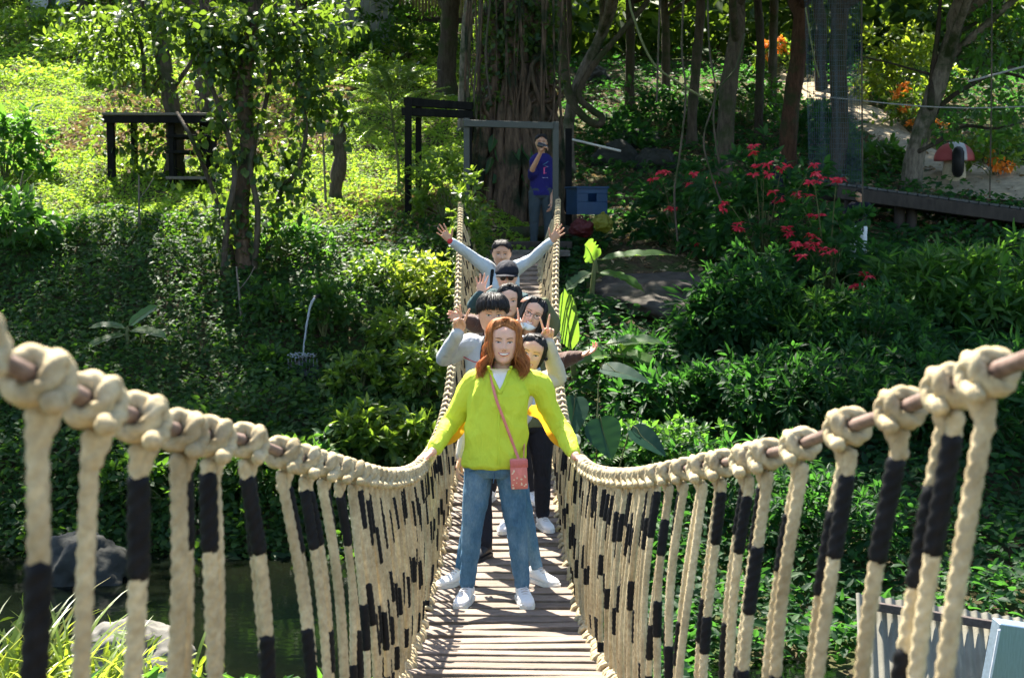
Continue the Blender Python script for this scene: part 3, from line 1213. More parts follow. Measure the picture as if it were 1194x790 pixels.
        for q in range(cfg['n']):
            a = rr.uniform(cfg['front'], 180) * (1 if rr.random() < .5 else -1)
            ar = math.radians(a)
            fr_ = .5 + .5 * math.cos(ar)
            zend = rr.uniform(min(cfg['end']), max(cfg['end']))
            root_y = -.055 + rr.uniform(0, .13)
            rootx = cfg['part'] + rr.normal() * .006
            if kind in ('bowl', 'short'):
                rootx = rr.normal() * .02
                root_y = rr.normal() * .02 + .02
                zend = zend * fr_ ** .5 + (1 - fr_ ** .5) * rr.uniform(-.06, -.045)
                if kind == 'short':
                    zend = rr.uniform(.076, .092) * fr_ ** 1.2 + (1 - fr_ ** 1.2) * rr.uniform(-.05, -.02)
            vol = cfg['vol'] * rr.uniform(.45, 1.35)
            pts = []
            ns = 16 if kind in ('long', 'straight') else 9
            L_top = .62 if kind in ('long', 'straight') else 1.0
            phs = rr.uniform(0, 6)
            sx = math.sin(ar)
            sy = -math.cos(ar)
            for u_ in np.linspace(0, 1, ns):
                if u_ <= L_top:
                    t = u_ / L_top
                    ze = max(zend, .0) if kind in ('long', 'straight') else zend
                    # along the skull from the parting out to the rim
                    zt = ze + (.1145 - ze) * math.cos(t * PI / 2)
                    zt = min(zt, .1135)
                    w_ = float(_hw(zt))
                    dpt = float(_hf(zt)) if sy < 0 else float(_hb(zt))
                    bl = min(1, t * 4.5)
                    px_ = (rootx * (1 - bl) + sx * (w_ + vol) * bl)
                    py_ = (root_y * (1 - bl) + sy * (dpt + vol) * bl)
                    pz_ = zt + vol * (1 - t * .6)
                else:
                    t = (u_ - L_top) / (1 - L_top)
                    w_ = float(_hw(0.0)) + vol
                    dpt = (float(_hf(0.0)) if sy < 0 else float(_hb(0.0))) + vol
                    out_ = 1 + .22 * math.sin(t * 2.3) * (1 if kind == 'long' else .35)
                    px_ = sx * w_ * out_
                    py_ = sy * dpt * (1 - .12 * t) + .010 * t
                    pz_ = zend * t + vol * .4 * (1 - t)
                    px_ += cfg['wave'] * math.sin(t * 6.5 + phs * .25 + a * .03) * t * 1.6
                    py_ += cfg['wave'] * math.cos(t * 6.0 + phs) * t
                pts.append([px_ + rr.normal() * .0012, py_ + rr.normal() * .0012, pz_ + rr.normal() * .001])
            pts = HO + (np.array(pts) * hsc) @ M.T
            rad = cfg['r'] * rr.uniform(.5, 1.2) * np.concatenate([[.6], np.full(ns - 4, 1.0), [.8, .55, .25]]) * hsc
            tube(hb, spline(pts, ns * 2 - 1), np.interp(np.linspace(0, 1, ns * 2 - 1), np.linspace(0, 1, ns), rad), 5)
        if kind in ('long', 'straight', 'tied'):
            for q in range(620 if kind == 'long' else 330):
                sg = 1 if rr.random() < .5 else -1
                a0 = math.radians(rr.uniform(0, 50)) * sg
                z0 = .097 - .052 * (abs(a0) / .87) ** 2 + rr.uniform(-.006, .006)
                lift = cfg['vol'] * rr.uniform(.7, 1.5)
                w0, f0 = float(_hw(z0)), float(_hf(z0))
                p0 = np.array([w0 * math.sin(a0), -f0 * math.cos(a0) * .99, z0])
                yb_ = rr.uniform(-.03, .06)
                x1 = p0[0] * .8 + sg * .012
                p1 = np.array([x1, p0[1] * .72, .108 + lift * .9 - abs(x1) * .25])
                p2 = np.array([sg * rr.uniform(.035, .055), p0[1] * .35 + yb_ * .3, .105 + lift * .7])
                p3 = np.array([sg * (.070 + lift * .8), yb_, .055])
                p4 = np.array([sg * (.076 + lift), yb_ + .005, .0])
                ln = rr.uniform(-.20, -.08) if kind != 'tied' else rr.uniform(-.02, .0)
                p5 = np.array([sg * (.080 + lift * 1.1) + rr.normal() * .006, yb_ + rr.normal() * .008, ln * .5])
                p6 = np.array([sg * (.074 + lift * .9) + rr.normal() * .010, yb_ + rr.normal() * .012, ln])
                pts = spline(HO + (np.array([p0, p1, p2, p3, p4, p5, p6]) * hsc) @ M.T, 25)
                rad = cfg['r'] * rr.uniform(.5, 1.1) * hsc * np.interp(np.linspace(0, 1, 25), [0, .1, .8, 1], [.5, 1, .9, .25])
                tube(hb, pts, rad, 5)
        if kind == 'tied':
            ellipsoid(hb, HO + M @ (np.array([0, .125, .03]) * hsc), np.array([.035, .04, .035]) * hsc, M)
        hb.build('hair', hm, body)
    # ---------------- clothes
    if top_rings is None:
        top_rings = [(.475, .104, .074), (.50, .106, .076), (.55, .098, .070), (.62, .094, .066), (.70, .100, .070), (.76, .104, .070), (.795, .100, .062), (.82, .078, .052), (.842, .046, .044)]
    tb = MB()
    rg = []
    for (z, rx, ry) in top_rings:
        c = sp(0, .003, z)
        rg.append((c[0], c[1], z * Hh, rx * Hh * wide, ry * Hh * wide))
    stack(tb, rg, 28)
    for q, s in enumerate((-1, 1)):
        sh, el_, wr = J[q]
        e2 = sh + (el_ - sh) * min(1, sleeve_to * 2) if sleeve_to < .5 else el_
        R0 = sleeve_r / .05
        if sleeve_to < .6:
            en = sh + (el_ - sh) * sleeve_to * 1.5
            limb(tb, [sp(s * .045, .004, .795), sh, en], [.044 * Hh, .046 * Hh * R0, .044 * Hh * R0], 16)
        else:
            en = el_ + (wr - el_) * ((sleeve_to - .5) * 2)
            m1, m2 = sh * .5 + el_ * .5, el_ * .5 + en * .5
            limb(tb, [sp(s * .045, .004, .795), sh, m1, el_, m2, en], np.array([.043, .0455, .041, .036, .032, .0235]) * Hh * np.array([1, 1, R0, R0, R0, 1]), 16)
    tme = remesh(tb, voxel * 1.1, 4, (wrinkle, 7.0, (1, 1, .75)))
    tobj = link(top or 'shirt', tme, top_mat, body)
    lb = MB()
    rg = []
    for (z, rx, ry) in [(.45, .070, .058), (.475, .104, .070), (.52, .1045, .072), (.555, .098, .066)]:
        c = sp(0, .003, z)
        rg.append((c[0], c[1], z * Hh, rx * Hh * wide, ry * Hh * wide))
    stack(lb, rg, 24)
    for q, s in enumerate((-1, 1)):
        hip, kn, an = LG[q]
        limb(lb, [hip + [0, 0, .02], hip * .5 + kn * .5, kn, kn * .5 + an * .5, an + [0, 0, .035]],
             np.array([.060, .0535, .0425, .0365, .0310]) * Hh * leg_r, 16)
    lme = remesh(lb, voxel * 1.1, 4, (.005, 9.0, (1, 1, 1.3)))
    pobj = link('trousers', lme, bottom_mat or denim, body)
    if shoe is not None:
        for q in range(2):
            hip, kn, an = LG[q]
            fd = np.array([foot_dir[q][0], foot_dir[q][1], 0])
            fd = fd / np.linalg.norm(fd)
            sd_ = np.array([-fd[1], fd[0], 0])
            gz_ = an[2] - .062
            B_ = np.array([an[0], an[1], gz_])
            sb = MB()
            prof = [(-.062, .022, .035, .062), (-.045, .034, .045, .088), (-.01, .037, .046, .092), (.03, .038, .043, .082), (.07, .042, .036, .064), (.11, .0455, .030, .052), (.15, .042, .026, .045), (.18, .030, .022, .036), (.195, .014, .017, .026)]
            th = np.arange(16) * 2 * PI / 16
            V = []
            for (t, hw, zc, ht) in prof:
                zc_ = .012 + ht / 2
                V.append(B_ + fd * t + np.cos(th)[:, None] * hw * sd_ + np.array([0, 0, 1.0]) * (zc_ + np.sin(th)[:, None] * ht / 2))
            V = np.concatenate(V)
            kk = len(prof)
            i = np.arange(kk - 1)[:, None] * 16
            j = np.arange(16)[None]
            j2 = (j + 1) % 16
            Q = np.stack([i + j, i + j2, i + 16 + j2, i + 16 + j], -1).reshape(-1, 4)
            V = np.vstack([V, V[:16].mean(0), V[-16:].mean(0)])
            jj = np.arange(16)
            T3 = np.vstack([np.stack([np.full(16, kk * 16), (jj + 1) % 16, jj], -1), np.stack([np.full(16, kk * 16 + 1), (kk - 1) * 16 + jj, (kk - 1) * 16 + (jj + 1) % 16], -1)])
            sb.add(V, Q, T3)
            sme = remesh(sb, .005, 3)
            so_ = link('shoe', sme, shoe, body)
            sb = MB()
            ol = [(-.066, .020), (-.05, .036), (0, .040), (.05, .042), (.11, .048), (.16, .043), (.19, .028), (.203, .012)]
            A_ = [B_ + fd * t + sd_ * w_ for t, w_ in ol] + [B_ + fd * t - sd_ * w_ for t, w_ in ol[::-1]]
            A_ = np.array(A_)
            n_ = len(A_)
            V = np.vstack([A_ + [0, 0, .001], A_ + [0, 0, .024], [B_ + fd * .07 + [0, 0, .001]], [B_ + fd * .07 + [0, 0, .026]]])
            jj = np.arange(n_)
            sb.add(V, np.stack([jj, (jj + 1) % n_, n_ + (jj + 1) % n_, n_ + jj], -1),
                   np.vstack([np.stack([np.full(n_, 2 * n_), (jj + 1) % n_, jj], -1), np.stack([np.full(n_, 2 * n_ + 1), n_ + jj, n_ + (jj + 1) % n_], -1)]))
            sb.build('sole', sole_m if shoe is not shoe_b else shoe_b, so_, smooth=False)
            if shoe is shoe_m:
                lb_ = MB()
                for u_ in range(4):
                    t = .035 + u_ * .020
                    z_ = .098 - u_ * .0095
                    tube(lb_, [B_ + fd * t - sd_ * .018 + [0, 0, z_ - .006], B_ + fd * (t + .003) + [0, 0, z_], B_ + fd * t + sd_ * .018 + [0, 0, z_ - .006]], .0032, 6)
                lb_.build('shoelace', white_m, so_)
    ex = dict(fp=fp, M=M, HO=HO, hsc=hsc, top=tobj, trousers=pobj, J=J, sp=sp, bt=bt, patch=patch)
    if mask:
        e = MB()
        X = np.linspace(-.052, .052, 13)
        patch(e, X, lambda x: -.112 + .030 * (x / .052) ** 2, lambda x: -.062 - .012 * (x / .052) ** 2, .006, 6, 0, .006)
        for s in (-1, 1):
            tube(e, [fp(s * .052, -.075, .004), HO + M @ (np.array([s * .075, -.02, -.04]) * hsc), HO + M @ (np.array([s * .085, .02, .0]) * hsc)], .0015, 5)
        e.build('face_mask', simple('mask_white', (.72, .74, .76), .8, .2, var=.03), body)
        e = MB()
        X = np.linspace(-.026, .026, 11)
        patch(e, X, lambda x: -.064 + .010 * (x / .026) ** 2, lambda x: -.049 + .003 * (x / .026) ** 2, .0014, 4, 0, .002)
        patch(e, X * .85, lambda x: -.059 + .007 * (x / .026) ** 2, lambda x: -.052 + .002 * (x / .026) ** 2, .0036, 3, 1)
        e.build('mouth', [lip_m, mouth_m], body)
    if glasses or shades:
        e = MB()
        for s in (-1, 1):
            a = np.linspace(0, 2 * PI, 25)
            ring = np.array([fp(s * .032 + .0225 * math.cos(t), .004 + .018 * math.sin(t), .012) for t in a])
            ymean = (ring @ (M @ np.array([0, 1, 0]))).min()
            dv = M @ np.array([0, 1.0, 0])
            ring = ring - np.outer(ring @ dv - ymean, dv)
            tube(e, ring, .0016, 6, 0, cap=False)
            if shades:
                e.add(np.vstack([ring[:-1], ring[:-1].mean(0)]), None, [[24, q, (q + 1) % 24] for q in range(24)], 0)
            tube(e, [HO + M @ (np.array([s * .055, -.085, .008]) * hsc), HO + M @ (np.array([s * .078, -.04, .010]) * hsc), HO + M @ (np.array([s * .080, .015, .008]) * hsc)], .0015, 6)
        tube(e, [HO + M @ (np.array([-.010, -.098, .008]) * hsc), HO + M @ (np.array([.010, -.098, .008]) * hsc)], .0016, 6)
        e.build('sunglasses' if shades else 'glasses', iris_m, body)
    if cap is not None:
        e = MB()
        ellipsoid(e, HO + M @ (np.array([0, .004, .048]) * hsc), np.array([.097, .120, .098]) * hsc, M, 28, 10, zlo=-.12)
        th = np.linspace(-1.15, 1.15, 15)
        V = []
        for t in th:
            for r_, dz in ((1.0, .0), (1.5, -.010), (1.62, -.016)):
                V.append([.088 * math.sin(t) * (1 + (r_ - 1) * .25), -.110 * math.cos(t) * r_ + .004, .043 + dz - .012 * math.sin(t) ** 2])
        for v in list(V):
            V.append([v[0], v[1], v[2] - .005])
        V = HO + (np.array(V) * hsc) @ M.T
        i = np.arange(14)[:, None] * 3
        j = np.arange(2)[None]
        Q = np.stack([i + j, i + j + 1, i + 3 + j + 1, i + 3 + j], -1).reshape(-1, 4)
        e.add(V, np.vstack([Q, Q[:, ::-1] + 45]))
        e.build('cap', cap, body)
    return body, ex


def drape(bt_, pts, off, d=(0, 1, 0)):
    out = []
    for (x, z) in pts:
        r_ = bt_.ray_cast(Vector((x, -1.0, z)), Vector(d), 2.0)
        out.append(np.array(r_[0]) + np.array([0, -off, 0]) if r_[0] is not None else np.array([x, -.12, z]))
    return np.array(out)


def ribbon(mbx, Pp, w, th=.003, m=0):
    tube(mbx, Pp, w, 8, m, ry=th)


# --- the woman in lime, front of the line
lime = cloth('lime_jacket', (.58, .70, .055), .75, var=.05, trans=.16, tc=(.85, .75, .04), weave=300)
orange_l = cloth('orange_lining', (.80, .42, .04), .75, var=.2, trans=.55, tc=(1.0, .50, .03), weave=300)
coral = cloth('coral_bag', (.62, .20, .17), .6, var=.12, weave=200)
WY = 7.9
wz = float(deck(WY)) + .004
wx_ = -.100
W = lambda u, v, Y: P(u, v, Y) - np.array([wx_, WY, wz])
lw, rw = W(504, 527, 7.76), W(671, 532, 7.72)
le, re = W(527, 492, 7.98), W(651, 494, 7.98)
ls, rs = W(553, 449, 7.93), W(629, 450, 7.93)
fl, fr_ = W(545, 690, 7.93), W(609, 688, 7.93)
body, ex = person('woman in a lime zip jacket and blue jeans at front of the line', (wx_, WY, wz), h=1.585, lean=(.055, 0), wide=1.0,
                  skin='fair', smile=True, head_rot=(-.03, .03, .02),
                  arms=[(le, lw, ls, (-.8, -.25, -.35)), (re, rw, rs, (.8, -.25, -.35))], hands=('grip', 'grip'), palm=((.3, 0, -1), (-.3, 0, -1)), thumb=(1, -1),
                  top='jacket', top_mat=lime, bottom_mat=denim, feet=((fl[0], -.0), (fr_[0], .0)), foot_dir=((-.22, -1), (.18, -1)), shoe=shoe_m,
                  hair_kind='long', hair_m=auburn, voxel=.0034, sleeve_r=.048, sleeve_to=.93, wrinkle=.014, leg_r=.88,
                  top_rings=[(.487, .106, .078), (.497, .116, .086), (.53, .116, .086), (.60, .110, .080), (.68, .108, .078), (.745, .110, .082), (.79, .104, .066), (.815, .082, .056), (.835, .052, .048)])
tbt = bvh(ex['top'].data)
cx0 = ex['sp'](0, 0, .8)[0]
# white tee in the open neck
e = MB()
V = []
nrow = 8
for q in range(nrow):
    t = q / (nrow - 1)
    hw = .052 * (1 - t) + .004
    zc = 1.335 - .125 * t
    V += list(drape(tbt, [(cx0 + hw * s, zc) for s in np.linspace(-1, 1, 7)], .004))
i = np.arange(nrow - 1)[:, None] * 7
j = np.arange(6)[None]
e.add(np.array(V), np.stack([i + j, i + j + 1, i + 7 + j + 1, i + 7 + j], -1).reshape(-1, 4))
e.build('tee_shirt', cloth('white_tee', (.74, .72, .74), .9), body)
e = MB()                                                   # collar edges and zip
for s in (-1, 1):
    ribbon(e, spline(drape(tbt, [(cx0 + s * .062, 1.345), (cx0 + s * .050, 1.31), (cx0 + s * .026, 1.25), (cx0 + s * .003, 1.205)], .006), 12), .010, .006)
ribbon(e, spline(drape(tbt, [(cx0 + .002, 1.21), (cx0 - .003, 1.1), (cx0 - .006, .98), (cx0 - .006, .80)], .003), 20), .006, .004)
e.build('collar', lime, body)
for q, (sh, el_, wr) in enumerate(ex['J']):
    e = MB()
    nn = 14
    up_ = spline(np.array([sh + np.array([(.045, -.045)[q] * 1.0, .01, -.11]), el_ * .5 + sh * .5, el_, el_ * .45 + wr * .55, el_ * .12 + wr * .88]), nn)
    t = np.linspace(0, 1, nn)
    dn = np.array([(.55, -.55)[q], .05, -.85])
    dn = dn / np.linalg.norm(dn)
    dep = .095 * np.sin(np.clip(t * 1.05 + .12, 0, 1) * PI) ** .7 + .01
    rows = []
    for r_ in range(5):
        f_ = r_ / 4
        rows.append(up_ + dn[None] * (dep * f_)[:, None] + np.array([0, .02, 0]) * math.sin(f_ * 3.0) + np.stack([0 * t, .008 * np.sin(t * 23 + r_), 0 * t], -1))
    V = np.stack(rows, 1).reshape(-1, 3)
    i = np.arange(nn - 1)[:, None] * 5
    j = np.arange(4)[None]
    e.add(V, np.stack([i + j, i + j + 1, i + 5 + j + 1, i + 5 + j], -1).reshape(-1, 4))
    e.build('sleeve_lining', orange_l, body)
e = MB()
sh, el_, wr = ex['J'][1]
c_ = wr + (el_ - wr) * .22
dv_ = (el_ - wr) / np.linalg.norm(el_ - wr)
tube(e, [c_ - dv_ * .006, c_ + dv_ * .006], .041, 16)
e.build('cuff_stripe', simple('red_stripe', (.55, .06, .05), .7), body)
e = MB()
sh, el_, wr = ex['J'][0]
c_ = wr + (el_ - wr) * .16
dv_ = (el_ - wr) / np.linalg.norm(el_ - wr)
tube(e, [c_ - dv_ * .003, c_ + dv_ * .003], .0385, 16)
e.build('bracelet', iris_m, body)
# strap and phone pouch (carried: a thing of its own)
bag = thing('phone_pouch', 'small coral pink phone pouch with pale spots on a long strap across the lime jacket', 'bag', (wx_ + .135, WY - .12, wz + .76))
bo = np.array(bag.location) - np.array([wx_, WY, wz])
e = MB()
sp_ = drape(tbt, [(cx0 - .05, 1.33), (cx0 - .045, 1.27), (cx0 - .02, 1.17), (cx0 + .02, 1.06), (cx0 + .06, .95), (cx0 + .085, .88)], .006)
sp_ = np.vstack([[[cx0 - .056, .03, 1.365]], sp_, [[.135, -.135, .842]]])
ribbon(e, spline(sp_, 40) - bo, .008, .003)
ribbon(e, spline(np.array([[cx0 + .03, .07, 1.30], [cx0 + .10, .06, 1.15], [.17, .04, 1.0], [.165, -.10, .84]]), 20) - bo, .008, .003)
e.build('strap', coral, bag)
e = MB()
R = rot(.06, -.05, 0)
box(e, np.array([.138, -.140, .755]) - bo, (.094, .022, .172), R, 0, .006)
e.build('pouch', coral, bag)
e = MB()
box(e, np.array([.138, -.146, .812]) - bo, (.098, .018, .05), R, 0, .005)
e.build('flap', cloth('coral_flap', (.55, .15, .13), .6), bag)
e = MB()
for q in range(16):
    px_, pz_ = rng.uniform(-.038, .038), rng.uniform(-.08, .02)
    c_ = np.array([.138, -.140, .755]) - bo + R @ np.array([px_, -.0125, pz_])
    ellipsoid(e, c_, (rng.uniform(.003, .007), .0012, rng.uniform(.003, .007)), R, 8, 5)
e.build('spots', simple('pale_spots', (.75, .62, .45), .6), bag)
# jeans details: belt line, pockets, fly
pbt = bvh(ex['trousers'].data)
jx = 0.0
e = MB()
for s in (-1, 1):
    tube(e, spline(drape(pbt, [(jx + s * .075, .80), (jx + s * .10, .765), (jx + s * .14, .752)], .001), 10), .0026, 6)
tube(e, spline(drape(pbt, [(jx, .80), (jx + .004, .75), (jx - .004, .70)], .001), 8), .003, 6)
for q in range(9):
    px_ = -.16 + q * .04
    tube(e, drape(pbt, [(px_, .800), (px_, .802 + .001)], .002), .0012, 5)
e.build('stitching', simple('denim_seam', (.035, .085, .15), .8), ex['trousers'])


def L(u, v, Y, loc):
    return P(u, v, Y) - np.array(loc)


def base(x, Y):
    return (x, Y, float(deck(Y)) + .004)


# --- second woman, half hidden, cream sleeves and a V sign
lo = base(-.085, 8.5)
cream = cloth('cream_hoodie', (.50, .44, .36), .9, weave=300)
hp = L(620, 412, 8.5, lo)
person('woman with tied dark hair and cream sleeve peeking out behind the lime jacket', lo, h=1.52, lean=(.13, 0), skin='rosy', smile=True,
       head_rot=(.05, .28, -.1), head_off=(hp[0] - .13, -.03, hp[2] + .115 - 1.52),
       arms=[((-.16, -.02, .98), (-.22, -.08, .78)), (L(650, 440, 8.6, lo), L(639, 399, 8.45, lo), L(640, 450, 8.55, lo) * [1, 1, 0] + [-.06, 0, 1.2], (.02, -.02, 1.0))],
       hands=('relaxed', 'v'), palm=((1, 0, 0), (0, -1, 0)), thumb=(-1, -1),
       top='hoodie', top_mat=cream, bottom_mat=denim, feet=((-.225, -.06), (.235, -.04)), foot_dir=((-.75, -.8), (.65, -.8)), leg_r=.8, shoe=shoe_m, hair_kind='tied', voxel=.0048)

# --- young man, bowl cut, grey jacket, V sign
lo = base(-.13, 9.45)
grey = cloth('grey_jacket', (.36, .38, .40), .8, weave=300)
bd, ex = person('young man with black bowl cut hair in a pale grey jacket', lo, h=1.70, lean=(.0, 0), skin='tan', wide=1.05, shw=.125,
                head_rot=(.0, .02, .12), arms=[(L(518, 418, 9.5, lo), L(534, 388, 9.2, lo), L(547, 402, 9.45, lo), (.12, -.05, 1)), ((.30, .05, 1.08), (.22, -.12, .9))],
                hands=('v', 'relaxed'), palm=((0, -1, 0), (-1, 0, 0)), thumb=(1, -1), top='jacket', top_mat=grey, bottom_mat=blk_cloth, feet=((-.05, -.25), (.20, -.1)),
                foot_dir=((-.5, -.9), (.3, -1)), shoe=shoe_b, hair_kind='bowl', voxel=.005, sleeve_r=.046)
tb_ = bvh(ex['top'].data)
e = MB()
ribbon(e, spline(drape(tb_, [(-.19, 1.30), (-.12, 1.275), (-.05, 1.272), (.02, 1.272)], .003), 14), .006, .003)
e.build('chest_line', simple('red_piping', (.45, .06, .07), .7), bd)
e = MB()
ribbon(e, spline(np.vstack([[[-.03, .03, 1.45]], drape(tb_, [(-.045, 1.42), (-.06, 1.34), (-.062, 1.24), (-.06, 1.12)], .006)]), 16), .020, .004)
e.build('bag_strap', tape_m, bd)

# --- laughing girl with glasses, mask under the chin
lo = base(.12, 10.05)
olive = cloth('olive_jacket', (.10, .105, .05), .85)
hp = L(621, 367, 10.0, lo)
person('laughing girl in glasses with a white face mask pulled under her chin, olive sleeves', lo, h=1.58, lean=(.02, 0), skin='rosy', mask=True, glasses=True,
       head_rot=(-.05, .38, -.05), head_off=(hp[0] - .02, -.03, hp[2] + .115 - 1.58),
       arms=[(L(596, 408, 9.9, lo), L(603, 388, 9.8, lo), L(604, 400, 10.05, lo), (.05, 0, 1)), (L(645, 379, 10.05, lo), L(634, 352, 10.0, lo), L(632, 392, 10.05, lo), (-.9, -.1, .35))],
       hands=('v', 'relaxed'), palm=((0, -1, 0), (0, .3, -1)), thumb=(1, 1), top='jacket', top_mat=olive, bottom_mat=blk_cloth,
       feet=((-.14, .0), (.10, .05)), foot_dir=((-.3, -1), (.3, -1)), shoe=shoe_m, hair_kind='straight', voxel=.005)

# --- long black hair, brown fluffy sleeves spread wide
lo = base(-.02, 10.9)
brown = cloth('brown_fleece', (.085, .038, .024), .95, var=.5, weave=120, sheen=.3)
hp = L(594, 351, 10.85, lo)
person('woman with long black hair, both brown fleece sleeves stretched out sideways', lo, h=1.62, lean=(.0, 0), skin='rosy',
       head_rot=(.02, .03, -.04), head_off=(hp[0], 0, hp[2] + .115 - 1.62),
       arms=[(L(556, 378, 10.9, lo), L(541, 372, 10.8, lo), L(577, 372, 10.9, lo), (-.9, -.3, .25)), (L(642, 424, 10.6, lo), L(677, 414, 10.4, lo), L(612, 385, 10.9, lo), (.8, -.2, .30))],
       hands=('relaxed', 'relaxed'), palm=((0, -1, 0), (0, -.3, 1)), thumb=(1, 1), top='fleece', top_mat=brown, bottom_mat=blk_cloth, sleeve_r=.058,
       feet=((-.15, .1), (.17, .05)), foot_dir=((-.3, -1), (.3, -1)), shoe=shoe_m, hair_kind='straight', voxel=.005)

# --- cap and sunglasses
lo = base(-.02, 12.3)
teal = cloth('teal_jacket', (.035, .07, .075), .85)
hp = L(591, 324, 12.2, lo)
person('man in a black cap and round sunglasses standing behind the black haired woman', lo, h=1.66, lean=(.0, 0), skin='fair', shades=True, cap=blk_cloth,
       head_rot=(.04, .0, 0), head_off=(hp[0], 0, hp[2] + .12 - 1.66),
       arms=[(L(552, 357, 12.2, lo), L(560, 343, 12.0, lo), L(574, 346, 12.3, lo), (.12, 0, 1)), (L(615, 372, 12.3, lo), L(612, 395, 12.2, lo), L(606, 346, 12.3, lo))],
       hands=('open', 'relaxed'), palm=((0, -1, 0), (-1, 0, 0)), thumb=(1, -1), top='jacket', top_mat=teal, bottom_mat=blk_cloth,
       feet=((-.13, .0), (.13, .0)), foot_dir=((-.3, -1), (.3, -1)), shoe=shoe_m, hair_kind='short', voxel=.0055)

# --- arms thrown up
lo = base(-.10, 13.9)
pale = cloth('pale_grey_sweatshirt', (.42, .47, .50), .85)
bd, ex = person('man in a pale grey sweatshirt with both arms thrown up wide, last in the line', lo, h=1.70, skin='tan', shw=.122,
                head_rot=(.05, 0, 0), arms=[(L(549, 298, 13.8, lo), L(525, 281, 13.6, lo), L(569, 313, 13.9, lo), (-.6, -.1, .8)), (L(620, 302, 13.8, lo), L(643, 281, 13.6, lo), L(600, 314, 13.9, lo), (.6, -.1, .8))],
                hands=('open', 'open'), palm=((0, -1, 0), (0, -1, 0)), thumb=(1, -1), top='sweatshirt', top_mat=pale, bottom_mat=blk_cloth,
                feet=((-.13, .0), (.13, .0)), foot_dir=((-.3, -1), (.3, -1)), shoe=shoe_m, hair_kind='short', voxel=.0055, sleeve_r=.044, sleeve_to=.97)
tb_ = bvh(ex['top'].data)
e = MB()
ribbon(e, spline(drape(tb_, [(-.090, 1.42), (-.098, 1.34), (-.100, 1.22), (-.100, 1.08)], .004), 14), .017, .004)
e.build('bag_strap', tape_m, bd)
e = MB()
sh, el_, wr = ex['J'][0]
dv_ = (wr - el_) / np.linalg.norm(wr - el_)
tube(e, [wr - dv_ * .004, wr + dv_ * .004], .031, 14)
e.build('wristband', simple('red_band', (.5, .03, .03), .6), bd)

# --- man filming with a phone at the gate
pg = P(632, 292, 21.2)
lo = (float(P(631, 250, 21.2)[0]), 21.2, float(P(631, 291, 21.2)[2]))
royal = cloth('royal_tee', (.014, .013, .105), .9)  # blue darkened to stand in for the shade at the gate
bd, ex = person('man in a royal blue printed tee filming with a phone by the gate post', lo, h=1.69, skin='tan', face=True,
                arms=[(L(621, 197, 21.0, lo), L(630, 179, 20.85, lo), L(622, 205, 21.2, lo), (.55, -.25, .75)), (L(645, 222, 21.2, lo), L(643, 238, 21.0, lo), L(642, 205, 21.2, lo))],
                hands=('hold', 'relaxed'), palm=((.3, -.2, .1), (-1, 0, 0)), thumb=(-1, -1), top='tee_shirt', top_mat=royal, bottom_mat=cloth('shaded_denim', (.035, .05, .06)), sleeve_to=.45,  # jeans in a darkened denim, shade put into the colour
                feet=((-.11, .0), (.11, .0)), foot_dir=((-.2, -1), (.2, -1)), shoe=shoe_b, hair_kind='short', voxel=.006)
tb_ = bvh(ex['top'].data)
e = MB()
for (x0, z0, x1, z1, m_) in [(.03, 1.25, .10, 1.30, 0), (.04, 1.20, .04, 1.12, 1), (.04, 1.20, .08, 1.22, 1), (.04, 1.12, .07, 1.13, 1), (.02, 1.06, .09, 1.06, 2), (.05, 1.24, .10, 1.22, 0)]:
    ribbon(e, drape(tb_, [(x0, z0), ((x0 + x1) / 2 + .001, (z0 + z1) / 2), (x1, z1)], .003), .009, .003, m_)
e.build('shirt_print', [simple('print_cyan', (.10, .30, .45), .8), simple('print_pink', (.65, .10, .25), .8), simple('print_white', (.6, .6, .65), .8)], bd)
ph = thing('phone', 'dark phone held up in front of the face of the man by the gate', 'phone', np.array(lo) + ex['J'][0][2] + np.array([.03, -.035, .11]))
e = MB()
box(e, (0, 0, 0), (.15, .009, .073), rot(0, .35, 0), 0, .003)
e.build('phone_body', simple('phone_black', (.012, .012, .014), .25, .5), ph)
e = MB()
ellipsoid(e, (-.055, -.0055, .042), (.008, .002, .008), None, 10, 6)
e.build('lens', simple('phone_lens', (.03, .03, .05), .1, .6), ph)

# --- two more people far back in the shade
navy = cloth('dark_navy_top', (.010, .013, .022), .9)
q_ = P(905, 228, 24.0)
lo = (q_[0], 24.0, float(H(q_[0], 24.0)) + .02)
hz = L(906, 182, 24, lo)
person('person in a dark navy top with their back turned, behind the red poinsettia', lo, h=hz[2] + .14, rz=2.4, skin='tan', face=False,
       arms=[((-.22, -.02, hz[2] * .60), (-.16, -.2, hz[2] * .52)), ((.22, -.02, hz[2] * .60), (.16, -.2, hz[2] * .52))], top='shirt', top_mat=navy, bottom_mat=blk_cloth, shoe=shoe_b, voxel=.008)
q_ = P(1001, 300, 20.5)
lo = (q_[0], 20.5, float(H(q_[0], 20.5)) + .02)
hz = L(1001, 292, 20.5, lo)
person('person with dark hair in a black top among shrubs below the boardwalk', lo, h=max(1.1, hz[2] + .14), rz=-.8, skin='tan', face=False,
       arms=[((-.22, -.02, .80), (-.12, -.2, .70)), ((.22, -.02, .80), (.12, -.2, .70))], top='shirt', top_mat=navy, bottom_mat=simple('white_shorts', (.6, .62, .62), .9), shoe=shoe_b, voxel=.008)
